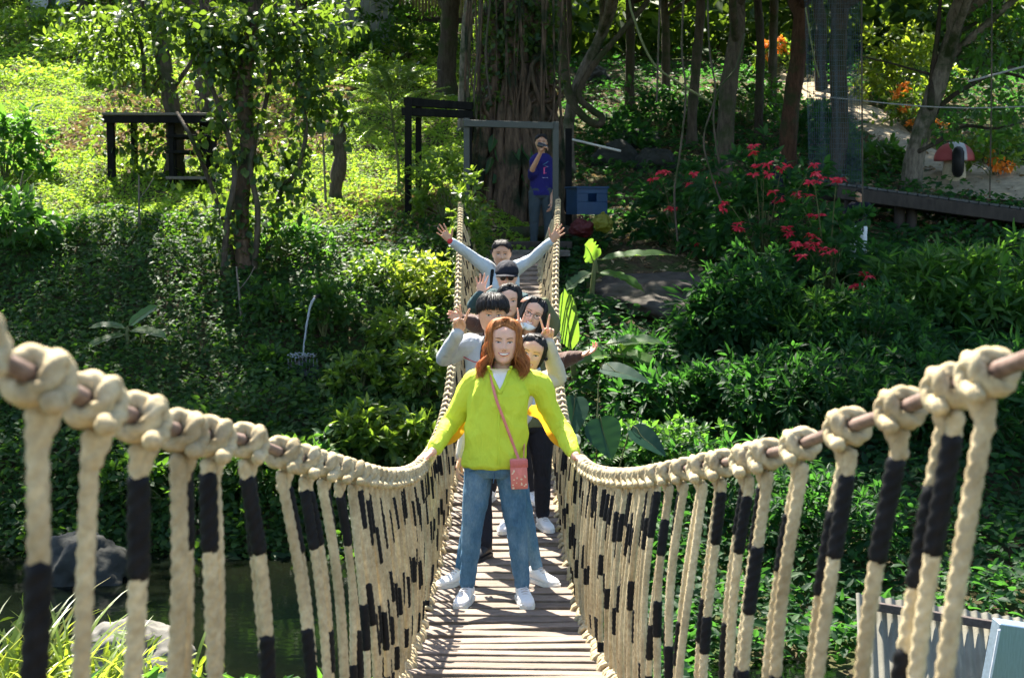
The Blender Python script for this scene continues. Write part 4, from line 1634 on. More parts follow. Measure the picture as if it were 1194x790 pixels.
# ------------------------------------------------------------------ vegetation
LM = {
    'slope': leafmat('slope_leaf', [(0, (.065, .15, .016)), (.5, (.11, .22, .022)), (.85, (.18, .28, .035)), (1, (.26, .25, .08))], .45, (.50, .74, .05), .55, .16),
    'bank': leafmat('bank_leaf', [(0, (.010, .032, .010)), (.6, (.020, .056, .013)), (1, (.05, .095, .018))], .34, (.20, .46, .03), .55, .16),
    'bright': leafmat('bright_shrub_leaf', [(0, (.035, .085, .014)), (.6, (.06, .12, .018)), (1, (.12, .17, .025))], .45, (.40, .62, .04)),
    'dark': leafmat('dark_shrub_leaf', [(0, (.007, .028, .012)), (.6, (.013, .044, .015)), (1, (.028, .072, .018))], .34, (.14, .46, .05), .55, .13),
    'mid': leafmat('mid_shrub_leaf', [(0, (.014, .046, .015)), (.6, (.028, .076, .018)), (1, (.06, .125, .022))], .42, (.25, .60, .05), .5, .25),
    'ivy': leafmat('ivy_leaf', [(0, (.012, .035, .010)), (.6, (.025, .06, .014)), (1, (.07, .11, .02))], .36, (.28, .45, .03), .45, .3),
    'canopy': leafmat('canopy_leaf', [(0, (.014, .038, .010)), (.7, (.03, .066, .013)), (1, (.07, .10, .018))], .30, (.28, .45, .03), .55, .15),
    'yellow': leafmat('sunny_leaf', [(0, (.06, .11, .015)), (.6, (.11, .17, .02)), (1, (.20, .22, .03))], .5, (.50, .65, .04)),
    'pale': leafmat('pale_feather_leaf', [(0, (.05, .10, .035)), (1, (.10, .16, .05))], .35, (.35, .55, .06), .3, .6),
    'banana': leafmat('banana_leaf', [(0, (.045, .11, .03)), (1, (.07, .15, .03))], .5, (.38, .70, .04), .35, .6),
    'taro': leafmat('taro_leaf', [(0, (.008, .036, .022)), (1, (.016, .05, .025))], .25, (.12, .38, .05), .4, .3),
    'red': leafmat('red_bract', [(0, (.42, .012, .03)), (.7, (.60, .03, .06)), (1, (.70, .10, .12))], .35, (.9, .06, .08), .6, .3),
    'orange': leafmat('orange_petal', [(0, (.75, .18, .02)), (1, (.85, .34, .04))], .3, (.9, .35, .03), .6, .3),
    'dry': leafmat('dry_leaf', [(0, (.10, .06, .03)), (.6, (.22, .15, .08)), (1, (.36, .28, .17))], .15, (.4, .28, .1), .8, .2),
    'reed': leafmat('reed_blade', [(0, (.10, .17, .02)), (.7, (.18, .25, .03)), (1, (.38, .28, .05))], .5, (.55, .65, .06), .4),
}
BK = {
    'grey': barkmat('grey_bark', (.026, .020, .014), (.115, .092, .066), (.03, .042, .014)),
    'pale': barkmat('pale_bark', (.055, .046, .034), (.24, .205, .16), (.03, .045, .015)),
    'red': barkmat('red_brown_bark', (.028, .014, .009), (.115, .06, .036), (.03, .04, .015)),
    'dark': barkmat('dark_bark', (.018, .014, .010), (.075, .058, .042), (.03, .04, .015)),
    'fig': barkmat('fig_bark', (.014, .009, .006), (.15, .10, .062), (.012, .02, .008)),
    'green': barkmat('green_stem', (.06, .08, .03), (.16, .17, .07), None),
}
twig = BK['grey']


def scatter(n, x0, x1, y0, y1, keep=None):
    x, y = rng.uniform(x0, x1, n), rng.uniform(y0, y1, n)
    if keep is not None:
        k = keep(x, y)
        x, y = x[k], y[k]
    return x, y


def cover(mb, x, y, L, W, hmax, tilt=.6, hi=False, m=0):
    n = len(x)
    nn = ground_normal(x, y)
    z = H(x, y)
    # patchy height
    f = .5 + .5 * np.sin(x * 2.1 + 1.7 * np.sin(y * 1.7)) * np.cos(y * 2.3 + 1.1 * np.sin(x * 1.3))
    hh = hmax * (.25 + .75 * f) * rng.uniform(0, 1, n) ** .6
    Pp = np.stack([x, y, z], -1) + nn * hh[:, None] * .5 + np.array([0, 0, 1]) * hh[:, None] * .5
    D = rdir(n)
    D[:, 2] = D[:, 2] * .5 + .1
    D = D - nn * np.sum(D * nn, 1, keepdims=True) * .5
    N2 = nn + rng.normal(size=(n, 3)) * tilt
    s = rng.uniform(.55, 1.35, n)
    leaves(mb, Pp, D, N2, L * s, W * s, hi, m=m)


# --- sunny ground cover of the left slope
mb = MB()
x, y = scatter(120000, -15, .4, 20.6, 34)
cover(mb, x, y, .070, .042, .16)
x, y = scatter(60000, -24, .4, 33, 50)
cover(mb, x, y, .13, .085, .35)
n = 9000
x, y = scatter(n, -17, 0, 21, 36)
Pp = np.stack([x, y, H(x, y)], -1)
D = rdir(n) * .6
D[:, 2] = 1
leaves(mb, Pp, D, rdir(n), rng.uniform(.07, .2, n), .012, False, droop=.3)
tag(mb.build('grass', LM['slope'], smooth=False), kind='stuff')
mb = MB()
x, y = scatter(9000, -17, 2, 20.6, 40)
cover(mb, x, y, .10, .05, .03, .5)
x, y = scatter(7000, -9, -3.5, 26, 35)
cover(mb, x, y, .14, .07, .22, .8)
x, y = scatter(9000, -2.6, -.3, 20.6, 24)
cover(mb, x, y, .12, .05, .06, .7)
x, y = scatter(22000, 1.2, 16, 19, 40)
cover(mb, x, y, .11, .055, .03, .5)
tag(mb.build('fallen_leaves', LM['dry'], smooth=False), kind='stuff')
# --- shaded bank
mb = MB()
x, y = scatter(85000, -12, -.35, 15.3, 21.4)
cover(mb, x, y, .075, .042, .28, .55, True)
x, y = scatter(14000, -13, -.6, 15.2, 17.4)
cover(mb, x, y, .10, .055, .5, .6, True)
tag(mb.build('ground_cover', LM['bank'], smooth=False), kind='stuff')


slab_c = hit(765, 338)
pc_ = spline(pth, 120)


def off_path(x, y):
    d = np.min(np.hypot(x[:, None] - pc_[None, :, 0], y[:, None] - pc_[None, :, 1]), 1)
    w_ = np.where(y < 31, 1.5, .65)
    return d > w_ * 1.05



def right_keep(x, y):
    return ((x - slab_c[0]) / 1.0) ** 2 + ((y - slab_c[1] - .3) / 2.2) ** 2 > .8


mb = MB()
x, y = scatter(70000, .45, 14, 11.5, 22, right_keep)
cover(mb, x, y, .115, .06, .38, .6, True)
x, y = scatter(75000, 1.2, 28, 21, 48, lambda x, y: (rng.random(len(x)) < .6) & off_path(x, y))
cover(mb, x, y, .15, .09, .35, .6)
x, y = scatter(16000, -1.2, 1.5, 9.5, 15.5)
cover(mb, x, y, .12, .07, .25, .6)
tag(mb.build('undergrowth', LM['dark'], smooth=False), kind='stuff')
mb = MB()
x, y = scatter(30000, -9, 9, 1.5, 8.6)
cover(mb, x, y, .12, .06, .30, .6)
tag(mb.build('near_bank_cover', LM['mid'], smooth=False), kind='stuff')


# --- shrubs
def shrub(label, base_, r, ncl, k, L, W, mat, hi=True, name='leafy_shrub', group=None, droop=.35, up=.25, cat='shrub', extra=None, seedk=.35):
    t = thing(name, label, cat, base_, 0, group)
    st, fo = MB(), MB()
    d = rdir(ncl)
    d[:, 2] = np.abs(d[:, 2]) * 1.0
    rad = rng.uniform(.35, 1, (ncl, 1)) ** .5
    lump = 1 + .28 * np.sin(d[:, :1] * 5 + base_[0]) * np.cos(d[:, 1:2] * 4 + base_[1])
    C = d * rad * lump * np.asarray(r) + np.array([0, 0, r[2] * .22])
    for q in range(min(ncl, 16)):
        e_ = C[q]
        tube(st, spline([[e_[0] * .06, e_[1] * .06, -.12], [e_[0] * .35, e_[1] * .35, e_[2] * .55], e_ * .98], 7), np.linspace(.014, .004, 7) * max(.7, r[2]), 5)
    st.build('stem', BK['green'], t)
    clumps(fo, C, k, L * .5, L, W, hi, droop, up, d, .7)
    fo.build('foliage', mat, t, smooth=False)
    return t


def at_px(u, v, dz=0.0, **kw):
    p = hit(u, v, **kw)
    p[2] += dz
    return p


# bright shrubs beside the left handrail, from the water up to the gate
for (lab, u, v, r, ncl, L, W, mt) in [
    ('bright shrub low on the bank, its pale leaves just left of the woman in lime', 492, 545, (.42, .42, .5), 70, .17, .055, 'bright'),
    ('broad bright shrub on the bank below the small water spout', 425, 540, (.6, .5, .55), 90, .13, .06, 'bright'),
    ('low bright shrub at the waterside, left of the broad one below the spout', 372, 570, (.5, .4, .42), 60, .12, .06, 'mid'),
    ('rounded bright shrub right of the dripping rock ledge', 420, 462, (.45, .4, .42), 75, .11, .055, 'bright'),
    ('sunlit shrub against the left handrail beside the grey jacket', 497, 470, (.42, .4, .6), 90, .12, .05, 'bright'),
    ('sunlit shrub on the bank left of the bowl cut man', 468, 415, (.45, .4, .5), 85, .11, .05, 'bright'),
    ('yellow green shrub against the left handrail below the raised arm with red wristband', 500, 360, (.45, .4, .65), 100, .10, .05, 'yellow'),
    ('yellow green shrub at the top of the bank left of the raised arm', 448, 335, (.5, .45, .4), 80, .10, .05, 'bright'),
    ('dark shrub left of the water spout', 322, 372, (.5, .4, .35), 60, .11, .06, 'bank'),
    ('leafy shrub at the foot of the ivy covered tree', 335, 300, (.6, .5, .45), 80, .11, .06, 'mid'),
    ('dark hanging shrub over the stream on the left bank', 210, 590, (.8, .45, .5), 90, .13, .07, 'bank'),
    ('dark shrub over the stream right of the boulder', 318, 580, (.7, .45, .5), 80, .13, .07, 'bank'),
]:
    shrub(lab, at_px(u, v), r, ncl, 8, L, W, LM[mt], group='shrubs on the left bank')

# tangled sunlit bush in front of the dark pergola, left of the gate
for (lab, u, v, r, ncl, L) in [
    ('tall sunlit bush with glossy leaves in front of the dark pergola', 520, 262, (.50, .45, .9), 90, .11),
    ('sunlit bush under the left end of the gate beam', 556, 240, (.26, .4, 1.25), 90, .10),
    ('thin sunlit bush between the pergola posts', 492, 250, (.4, .4, .7), 45, .10),
]:
    b0 = at_px(u, v)
    if u == 556:
        b0 = np.array([float(P(546, 250, 19.75)[0]), 19.75, float(H(P(546, 250, 19.75)[0], 19.75))])
    shrub(lab, b0, r, ncl, 7, L, .05, LM['bright'], group='bushes by the gate')

# dark shrubs of the right bank
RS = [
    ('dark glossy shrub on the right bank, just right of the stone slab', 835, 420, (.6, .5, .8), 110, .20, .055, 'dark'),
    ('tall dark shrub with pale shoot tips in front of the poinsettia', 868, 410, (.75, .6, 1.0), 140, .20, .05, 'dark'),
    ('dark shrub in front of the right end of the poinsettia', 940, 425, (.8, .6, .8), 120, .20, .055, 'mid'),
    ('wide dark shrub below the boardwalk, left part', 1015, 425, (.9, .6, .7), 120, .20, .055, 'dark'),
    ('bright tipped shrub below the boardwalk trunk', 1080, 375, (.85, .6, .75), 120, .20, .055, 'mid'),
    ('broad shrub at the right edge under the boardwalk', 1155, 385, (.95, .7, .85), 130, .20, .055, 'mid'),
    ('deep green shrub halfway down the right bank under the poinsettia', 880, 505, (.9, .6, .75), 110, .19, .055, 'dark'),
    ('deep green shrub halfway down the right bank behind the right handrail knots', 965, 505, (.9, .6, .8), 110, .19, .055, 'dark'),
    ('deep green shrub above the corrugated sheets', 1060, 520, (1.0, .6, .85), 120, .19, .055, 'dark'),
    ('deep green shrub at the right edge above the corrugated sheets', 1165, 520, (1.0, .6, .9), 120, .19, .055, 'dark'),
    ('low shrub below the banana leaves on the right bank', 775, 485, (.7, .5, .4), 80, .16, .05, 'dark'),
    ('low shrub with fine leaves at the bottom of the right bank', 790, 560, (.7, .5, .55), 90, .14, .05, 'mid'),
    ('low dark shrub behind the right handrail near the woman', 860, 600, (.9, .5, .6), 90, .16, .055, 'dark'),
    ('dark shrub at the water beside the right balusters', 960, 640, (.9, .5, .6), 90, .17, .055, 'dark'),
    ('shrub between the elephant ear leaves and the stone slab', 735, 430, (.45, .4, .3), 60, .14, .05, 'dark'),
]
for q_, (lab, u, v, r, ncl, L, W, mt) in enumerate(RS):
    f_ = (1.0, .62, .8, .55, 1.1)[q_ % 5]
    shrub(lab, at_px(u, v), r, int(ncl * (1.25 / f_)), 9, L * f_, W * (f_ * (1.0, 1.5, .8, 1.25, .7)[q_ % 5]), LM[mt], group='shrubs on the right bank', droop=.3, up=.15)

# poinsettias: tall leafy bushes carrying red bracts at the shoot tips
for (lab, u, v, r, ncl, reds) in [
    ('poinsettia with red bracts left of the pale trunk above the stone slab', 790, 290, (.65, .5, .95), 90,
     [(770, 203), (779, 245), (812, 205), (832, 210), (818, 285)]),
    ('tallest poinsettia with the most red bracts, at the foot of the reddish trunk', 890, 320, (1.05, .7, 1.5), 190,
     [(878, 170), (890, 203), (850, 238), (912, 193), (940, 205), (905, 232), (920, 268), (942, 250), (930, 225), (862, 262), (958, 262)]),
    ('poinsettia leaning right with red bracts below the boardwalk end', 965, 345, (.7, .6, .95), 90,
     [(948, 205), (975, 213), (962, 288), (945, 275), (1003, 320), (996, 336), (972, 295), (938, 290)]),
]:
    b0 = at_px(u, v)
    t = shrub(lab, b0, r, ncl, 8, .17, .075, LM['dark'], name='poinsettia', group='poinsettias')
    st = MB()
    for (pu, pv) in reds:
        e = MB()
        c_ = P(pu, pv, b0[1] - .75 + rng.uniform(-.35, .3)) - b0
        for dd in range(rng.integers(2, 4)):
            cc = c_ + rng.normal(size=3) * np.array([.085, .07, .05])
            k = 11
            a = np.linspace(0, 2 * PI, k, endpoint=False) + rng.uniform(0, 1)
            D = np.stack([np.cos(a), np.sin(a), rng.uniform(-.55, .55, k)], -1)
            leaves(e, np.repeat(cc[None], k, 0), D, np.tile(np.array([rng.normal() * .5, -.45 + rng.normal() * .4, 1.0]), (k, 1)) + rng.normal(size=(k, 3)) * .4, rng.uniform(.06, .12, k), .036, True, droop=.35)
        tube(st, spline([[0, 0, 0], c_ * .6 + [0, 0, .1], c_], 6), np.linspace(.012, .005, 6), 5)
        e.build('bract', LM['red'], t, smooth=False)
    st.build('branches', BK['green'], t)


# --- big leaved plants
def blade(mb, p0, d, L, Wd, droop=.5, nrmv=(0, 0, 1), tears=0, fold=.25, n=16, heart=False, curl=0.0):
    """one large leaf with midrib, halves of the blade folded up from it"""
    d = np.asarray(d, float)
    d /= np.linalg.norm(d)
    t = np.linspace(0, 1, n)
    g = np.array([0, 0, -1.0])
    pth = np.asarray(p0) + d * (t * L)[:, None] + g * (droop * L * t ** 2.2)[:, None]
    T = nrm(np.gradient(pth, axis=0))
    S_ = np.cross(T, np.asarray(nrmv, float))
    S_ = nrm(S_)
    Nn = np.cross(S_, T)
    if heart:
        w = Wd * .5 * np.clip(np.sin(PI * np.clip((t * .97 + .03), 0, 1) ** .62), 0, 1) ** .8
    else:
        w = Wd * .5 * np.clip((1 - (2 * t - .92) ** 4), 0, 1) ** .8 * np.clip((1 - t) * 7, 0, 1) ** .6 * np.clip(t * 9 + .1, 0, 1)
    for s in (-1, 1):
        cols_ = []
        ww = w.copy()
        for q in range(4):
            f = q / 3
            tear = np.zeros(n)
            if tears:
                tear = (np.abs(np.sin(np.arange(n) * (1.1 + .3 * s) + L * 7)) > .86) * f ** 2 * .35 * tears
            cols_.append(pth + S_ * (s * ww * f * (1 - tear))[:, None] + Nn * (fold * ww * f - curl * ww * f * f)[:, None]
                         + T * (-.10 * ww * f * 0)[:, None] + Nn * (.004 * L * f * np.sin(np.arange(n) * 1.9 + s))[:, None])
        V = np.stack(cols_, 1).reshape(-1, 3)
        i = np.arange(n - 1)[:, None] * 4
        j = np.arange(3)[None]
        Q = np.stack([i + j, i + j + 1, i + 4 + j + 1, i + 4 + j], -1).reshape(-1, 4)
        mb.add(V, Q if s > 0 else Q[:, ::-1])
    return pth


def bigplant(label, name, cat, base_, stem_pts, stem_r, specs, mat, tears=0, heart=False, group=None):
    t = thing(name, label, cat, base_, 0, group)
    if stem_pts is not None:
        st = MB()
        c = spline(stem_pts, 12)
        tube(st, c, np.linspace(stem_r, stem_r * .6, 12), 8)
        st.build('stem', BK['green'], t)
    for (tgt, d, L, Wd, dr, nv) in specs:
        e = MB()
        p0 = np.asarray(tgt, float)
        pth = blade(e, p0, d, L, Wd, dr, nv, tears, heart=heart)
        org = np.array(stem_pts[-1]) if stem_pts is not None else np.array([0, 0, 0.0])
        o = e.build('leaf', mat, t, smooth=True)
        s2 = MB()
        tube(s2, spline([org, (org + p0) / 2 + [0, 0, .03], p0, pth[5], pth[11]], 12), np.linspace(.016, .004, 12) * (1 if stem_r > .02 else .6), 6)
        s2.build('stalk', BK['green'], o)


def rel(u, v, Y, b):
    return P(u, v, Y) - b


b0 = at_px(690, 372)
Y0 = b0[1]
bigplant('banana plant with one backlit yellow green leaf beside the right handrail', 'banana_plant', 'banana plant', b0,
         [[0, 0, -.1], rel(690, 345, Y0, b0), rel(694, 305, Y0, b0)], .045,
         [(rel(692, 306, Y0, b0), (-.25, -.25, .75), .42, .30, .35, (.35, -.9, .35)),
          (rel(700, 303, Y0, b0), (1, .1, .18), 1.0, .26, .12, (0, -.3, 1)),
          (rel(698, 318, Y0, b0), (.9, -.3, -.05), .62, .22, .35, (0, -.4, 1)),
          (rel(690, 318, Y0, b0), (-.6, -.3, -.2), .4, .22, .3, (0, -.4, 1))], LM['banana'], tears=1, group='banana plants')
b0 = at_px(672, 455)
Y0 = b0[1]
bigplant('banana shoot with an upright backlit leaf by the V sign hand', 'banana_plant', 'banana plant', b0,
         [[0, 0, -.1], rel(668, 425, Y0, b0), rel(664, 410, Y0, b0)], .04,
         [(rel(666, 408, Y0, b0), (-.12, -.1, 1), .78, .24, .02, (.3, -1, .1)),
          (rel(668, 418, Y0, b0), (.6, -.25, .5), .42, .16, .4, (0, -.5, 1))], LM['banana'], tears=0, group='banana plants')
b0 = at_px(722, 460)
Y0 = b0[1]
bigplant('banana plant with broad torn leaves reaching right below the stone slab', 'banana_plant', 'banana plant', b0,
         [[0, 0, -.1], rel(722, 440, Y0, b0), rel(716, 415, Y0, b0)], .04,
         [(rel(706, 402, Y0, b0), (1, -.2, .22), .72, .26, .18, (0, -.45, 1)),
          (rel(712, 412, Y0, b0), (1, -.4, .0), .62, .24, .25, (0, -.5, 1)),
          (rel(720, 415, Y0, b0), (.45, -.2, .55), .40, .17, .3, (-.2, -.8, .6)),
          (rel(712, 415, Y0, b0), (-.5, -.4, .1), .55, .24, .3, (0, -.5, 1)),
          (rel(722, 425, Y0, b0), (.9, .1, -.35), .55, .20, .3, (0, -.5, 1))], LM['banana'], tears=1, group='banana plants')
b0 = at_px(150, 410)
Y0 = b0[1]
bigplant('small banana plant alone on the dark left bank', 'banana_plant', 'banana plant', b0,
         [[0, 0, -.1], rel(149, 398, Y0, b0), rel(148, 386, Y0, b0)], .035,
         [(rel(146, 383, Y0, b0), (-1, -.2, .32), .48, .17, .28, (0, -.4, 1)), (rel(150, 380, Y0, b0), (.75, .1, .62), .50, .18, .10, (0, -.6, .8)),
          (rel(152, 386, Y0, b0), (1, -.3, .10), .55, .20, .25, (0, -.4, 1)), (rel(146, 390, Y0, b0), (-.9, -.5, -.12), .55, .17, .22, (0, -.4, 1))], LM['banana'], tears=.4, group='banana plants')
b0 = at_px(690, 560)
Y0 = min(b0[1], 13.2)
b0 = np.array([float(P(690, 560, Y0)[0]), Y0, float(H(P(690, 560, Y0)[0], Y0))])
bigplant('elephant ear plant with big heart shaped drooping leaves beside the right handrail', 'elephant_ear', 'plant', b0, None, .015,
         [(rel(698, 487, Y0, b0), (.32, -.5, -1), .42, .34, .0, (0, -1, .35)),
          (rel(672, 462, Y0, b0), (-.2, -.5, -1), .45, .30, .0, (-.3, -1, .4)),
          (rel(735, 500, Y0, b0), (.8, -.3, -.5), .40, .26, .1, (0, -.6, .9)),
          (rel(668, 505, Y0, b0), (-.4, -.5, -.6), .36, .26, .1, (-.3, -.8, .6)),
          (rel(700, 430, Y0 + .6, b0), (.9, -.3, -.1), .50, .24, .15, (0, -.5, .9))], LM['taro'], heart=True)
for (lab, u, v, n_) in [('fern with arching fronds on the left bank below the rope knots', 130, 520, 9), ('fern on the left bank at the water', 385, 500, 8),
                        ('fern low on the right bank under the elephant ear', 735, 540, 8), ('pale fern beside the dripping ledge', 450, 475, 8)]:
    b0 = at_px(u, v)
    t = thing('fern', lab, 'fern', b0, 0, 'ferns')
    e = MB()
    for q in range(n_):
        a = rng.uniform(0, 2 * PI)
        d = np.array([math.cos(a), math.sin(a), .9])
        tt = np.linspace(0, 1, 16)
        Lf = rng.uniform(.4, .65)
        c = d * (tt * Lf)[:, None] + np.array([0, 0, -1.0]) * (tt ** 2 * Lf * .75)[:, None]
        T = nrm(np.gradient(c, axis=0))
        S_ = nrm(np.cross(T, [0, 0, 1.0]))
        tube(e, c, .003, 4)
        for s in (-1, 1):
            leaves(e, c[2:], S_[2:] * s + T[2:] * .35, np.tile([0, 0, 1.0], (14, 1)), .12 * np.sin(np.linspace(.5, 3.0, 14)) + .02, .028, False)
    e.build('fronds', LM['mid'], t, smooth=False)

# reeds at the near left corner
for (lab, Y0, u, n_, hgt) in [('tall arching reed clump at the lower left corner, nearest the camera', 6.6, 14, 150, .95),
                              ('arching reed clump between the first balusters at the lower left', 7.0, 62, 90, .62),
                              ('reed clump with drooping yellow blades at the left edge by the water', 7.2, -10, 90, 1.15),
                              ('low reed clump beside the boulder at lower left', 7.4, 112, 36, .36)]:
    x0 = (u - 597) / FPX * Y0
    b0 = np.array([x0, Y0, float(H(x0, Y0)) - .02])
    t = thing('reed_clump', lab, 'reeds', b0, 0, 'reeds on the near bank')
    e = MB()
    for q in range(n_):
        a = rng.uniform(0, 2 * PI)
        ln = hgt * rng.uniform(.5, 1.05)
        tt = np.linspace(0, 1, 9)
        d = np.array([math.cos(a) * .35, math.sin(a) * .35, 1.0])
        d /= np.linalg.norm(d)
        c = rng.normal(size=3) * [.22, .2, 0] + d * (tt * ln)[:, None] + np.array([math.cos(a) * .32, math.sin(a) * .32, -.42]) * (tt ** 2.4 * ln * .8)[:, None]
        T = nrm(np.gradient(c, axis=0))
        S_ = nrm(np.cross(T, [math.sin(a) * .2, .2, 1.0]))
        w = .0085 * np.clip(np.sin(np.clip(tt * .9 + .1, 0, 1) * PI), .02, 1)
        V = np.stack([c - S_ * w[:, None], c + S_ * w[:, None]], 1).reshape(-1, 3)
        i = np.arange(8) * 2
        e.add(V, np.stack([i, i + 1, i + 3, i + 2], -1))
    e.build('blades', LM['reed'], t)
    fo = MB()
    clumps(fo, rng.normal(size=(80, 3)) * [.26, .3, .10] + [0, 0, .18], 7, .09, .085, .026, True)
    fo.build('foliage', LM['yellow'], t, smooth=False)


# --- trees
def tree(label, name, base_, trunk, r0, r1, bark, crown=(), leaf='canopy', L=.20, W=.10, limbs=7, ncl=450, k=13, group=None, lumps=.05, cat='tree', low=None, hi=False, spread=.35):
    t = thing(name, label, cat, base_, 0, group)
    tk = spline(np.vstack([[[0, 0, -.25]], np.asarray(trunk, float)]), 26)
    tk = wob(tk, lumps, base_[0] * 3.1)
    rr_ = np.linspace(r0, r1, 26) * (1 + .06 * np.sin(np.arange(26) * 1.7 + base_[0]))
    rr_[:4] *= np.array([1.5, 1.28, 1.12, 1.04])
    e = MB()
    tube(e, tk, rr_, 14, lobes=5, pitch=6.0, lobe_amp=.05)
    e.build('trunk', bark, t)
    if len(crown):
        lm_, fo = MB(), MB()
        for (c, rad, frac) in crown:
            c = np.asarray(c, float) - base_
            n_ = int(ncl * frac * .8)
            d = rdir(n_)
            rr2 = rng.uniform(.15, 1, (n_, 1)) ** .45
            C = c + d * rr2 * np.asarray(rad) * (1 + .25 * np.sin(d[:, :1] * 6 + c[0]) * np.cos(d[:, 1:2] * 5))
            clumps(fo, C, k, spread, L, W, hi, .35, .1)
            for q in range(limbs):
                e_ = C[q]
                j_ = int(rng.integers(14, 25))
                s_ = tk[j_]
                mid = (s_ + e_) / 2 + rng.normal(size=3) * .25
                tube(lm_, spline([s_, mid, e_], 9), np.linspace(rr_[j_] * .55, .018, 9), 7)
        lm_.build('limbs', bark, t)
        fo.build('crown', LM[leaf], t, smooth=False)
    return t, tk


# the ivy wrapped tree on the left
b0 = at_px(288, 322)
Y0 = b0[1]
R_ = lambda u, v, dy=0: P(u, v, Y0 + dy) - b0
t, tk = tree('twisted tree wrapped in hanging ivy at the top of the left bank', 'ivy_tree', b0, [R_(284, 300), R_(280, 240), R_(288, 170), R_(280, 110), R_(292, 50), R_(300, 0), [.2, .3, 5.0]], .125, .09, BK['fig'],
             [((-8.2, 22.8, 7.4), (2.7, 2.4, 1.5), .7)], 'canopy', ncl=430)
e = MB()
for (pts, r_) in [([(262, 320), (268, 250), (275, 200), (262, 140), (240, 80), (232, 0)], .045), ([(305, 318), (318, 260), (330, 215), (345, 200), (358, 150), (350, 90), (340, 0)], .04),
                  ([(296, 322), (300, 250), (292, 190), (312, 120), (322, 40), (318, -20)], .045), ([(276, 322), (262, 260), (240, 200), (222, 160), (205, 132)], .038)]:
    c = np.array([R_(u, v, rng.uniform(-.2, .25)) for u, v in pts])
    tube(e, wob(spline(c, 24), .05, pts[0][0]), np.linspace(r_, r_ * .6, 24), 9, lobes=4, pitch=1.2, lobe_amp=.1)
e.build('twining_stem', BK['grey'], t)
e = MB()
C = []
for (pts, sg, n_) in [([(285, 322), (282, 240), (285, 170), (280, 100), (290, 20)], .10, 240), ([(262, 310), (268, 250), (262, 140), (236, 20)], .12, 140),
                      ([(312, 310), (330, 215), (356, 140), (345, 30)], .15, 180), ([(340, 10), (352, 60), (372, 110), (385, 130)], .20, 130),
                      ([(270, 30), (310, 50), (360, 30), (395, 20)], .26, 260), ([(230, 30), (262, 60), (300, 90)], .2, 140), ([(330, 160), (345, 190), (350, 230)], .12, 90),
                      ([(240, 150), (232, 200), (240, 260), (262, 300)], .10, 70), ([(180, 10), (220, 25), (250, 60)], .2, 110), ([(300, 140), (310, 200), (318, 260)], .1, 90)]:
    c = spline(np.array([R_(u, v) for u, v in pts]), n_)
    C.append(c + rng.normal(size=c.shape) * sg * np.array([1, 1.2, .8]))
C = np.concatenate(C)
C = C[rng.random(len(C)) < np.where(C[:, 2] > R_(300, 150)[2], .78, .36)]
clumps(e, C, 5, .10, .115, .09, True, .5, -.2)
e.build('ivy', LM['ivy'], t, smooth=False)

# trunks on the sunny slope
b0 = at_px(203, 208)
Y0 = b0[1]
R_ = lambda u, v, dy=0: P(u, v, Y0 + dy) - b0
t, tk = tree('crooked tree growing through the wooden platform on the left slope', 'slope_tree', b0, [R_(202, 150), R_(196, 110), R_(186, 50), R_(176, 0), [-.8, .1, 4.3], [-1.2, -1.2, 5.6]], .15, .10, BK['grey'],
             [((-9.6, 23.4, 7.4), (3.6, 2.3, 1.7), .75)], 'canopy', ncl=470)
e = MB()
for pts, r_ in [([(200, 132), (215, 145), (232, 160), (252, 185), (262, 215)], .07), ([(190, 90), (170, 110), (166, 60), (150, 0)], .05), ([(197, 110), (225, 70), (240, 30), (250, -20)], .045)]:
    c = np.array([R_(u, v, .1) for u, v in pts])
    tube(e, wob(spline(c, 18), .04, pts[0][0]), np.linspace(r_, r_ * .55, 18), 9)
e.build('branch', BK['grey'], t)
e = MB()
c = np.concatenate([spline(np.array([R_(u, v) for u, v in pts]), n_) + rng.normal(size=(n_, 3)) * [.28, .4, .2] for pts, n_ in
                    [([(90, 15), (120, 40), (150, 30), (180, 20)], 130), ([(120, 60), (150, 80), (170, 100)], 60), ([(200, 60), (205, 100), (200, 140)], 50), ([(130, 150), (160, 180), (185, 200)], 60)]])
clumps(e, c, 6, .15, .13, .075, True, .5, 0)
e.build('low_foliage', LM['ivy'], t, smooth=False)
b0 = at_px(238, 140)
Y0 = b0[1]
R_ = lambda u, v, dy=0: P(u, v, Y0 + dy) - b0
tree('grey trunk behind the ivy tree, beyond the wooden platform', 'slope_tree', b0, [R_(236, 80), R_(238, 30), R_(242, -20), [.1, -.5, 6.5]], .20, .15, BK['grey'],
     [((-7.5, 34.5, 9.8), (2.6, 2.0, 1.5), .4)], 'canopy', ncl=350)
b0 = at_px(392, 234)
Y0 = b0[1]
R_ = lambda u, v, dy=0: P(u, v, Y0 + dy) - b0
t = thing('tree_stump', 'tall broken stump with a knobbly top on the sunny slope', 'stump', b0)
e = MB()
tube(e, wob(spline([[0, 0, -.2], R_(391, 215), R_(396, 180), R_(394, 150), R_(399, 134)], 16), .05), np.linspace(.12, .085, 16) * (1 + .12 * np.sin(np.arange(16) * 1.4)), 12, lobes=4, pitch=3, lobe_amp=.07)
tube(e, [R_(398, 140), R_(404, 132), R_(406, 128)], [.06, .05, .04], 8)
tube(e, [R_(393, 180), R_(388, 170), R_(387, 164)], [.05, .045, .03], 8)
e.build('trunk', BK['grey'], t)
b0 = at_px(425, 92)
t = thing('tree_stump', 'short sawn stump high on the sunny slope under the grey hut wall', 'stump', b0)
e = MB()
tube(e, [[0, 0, -.2], [0, 0, .2], [.02, 0, .48]], [.2, .15, .14], 12, lobes=4, pitch=3, lobe_amp=.07)
e.build('trunk', BK['pale'], t)

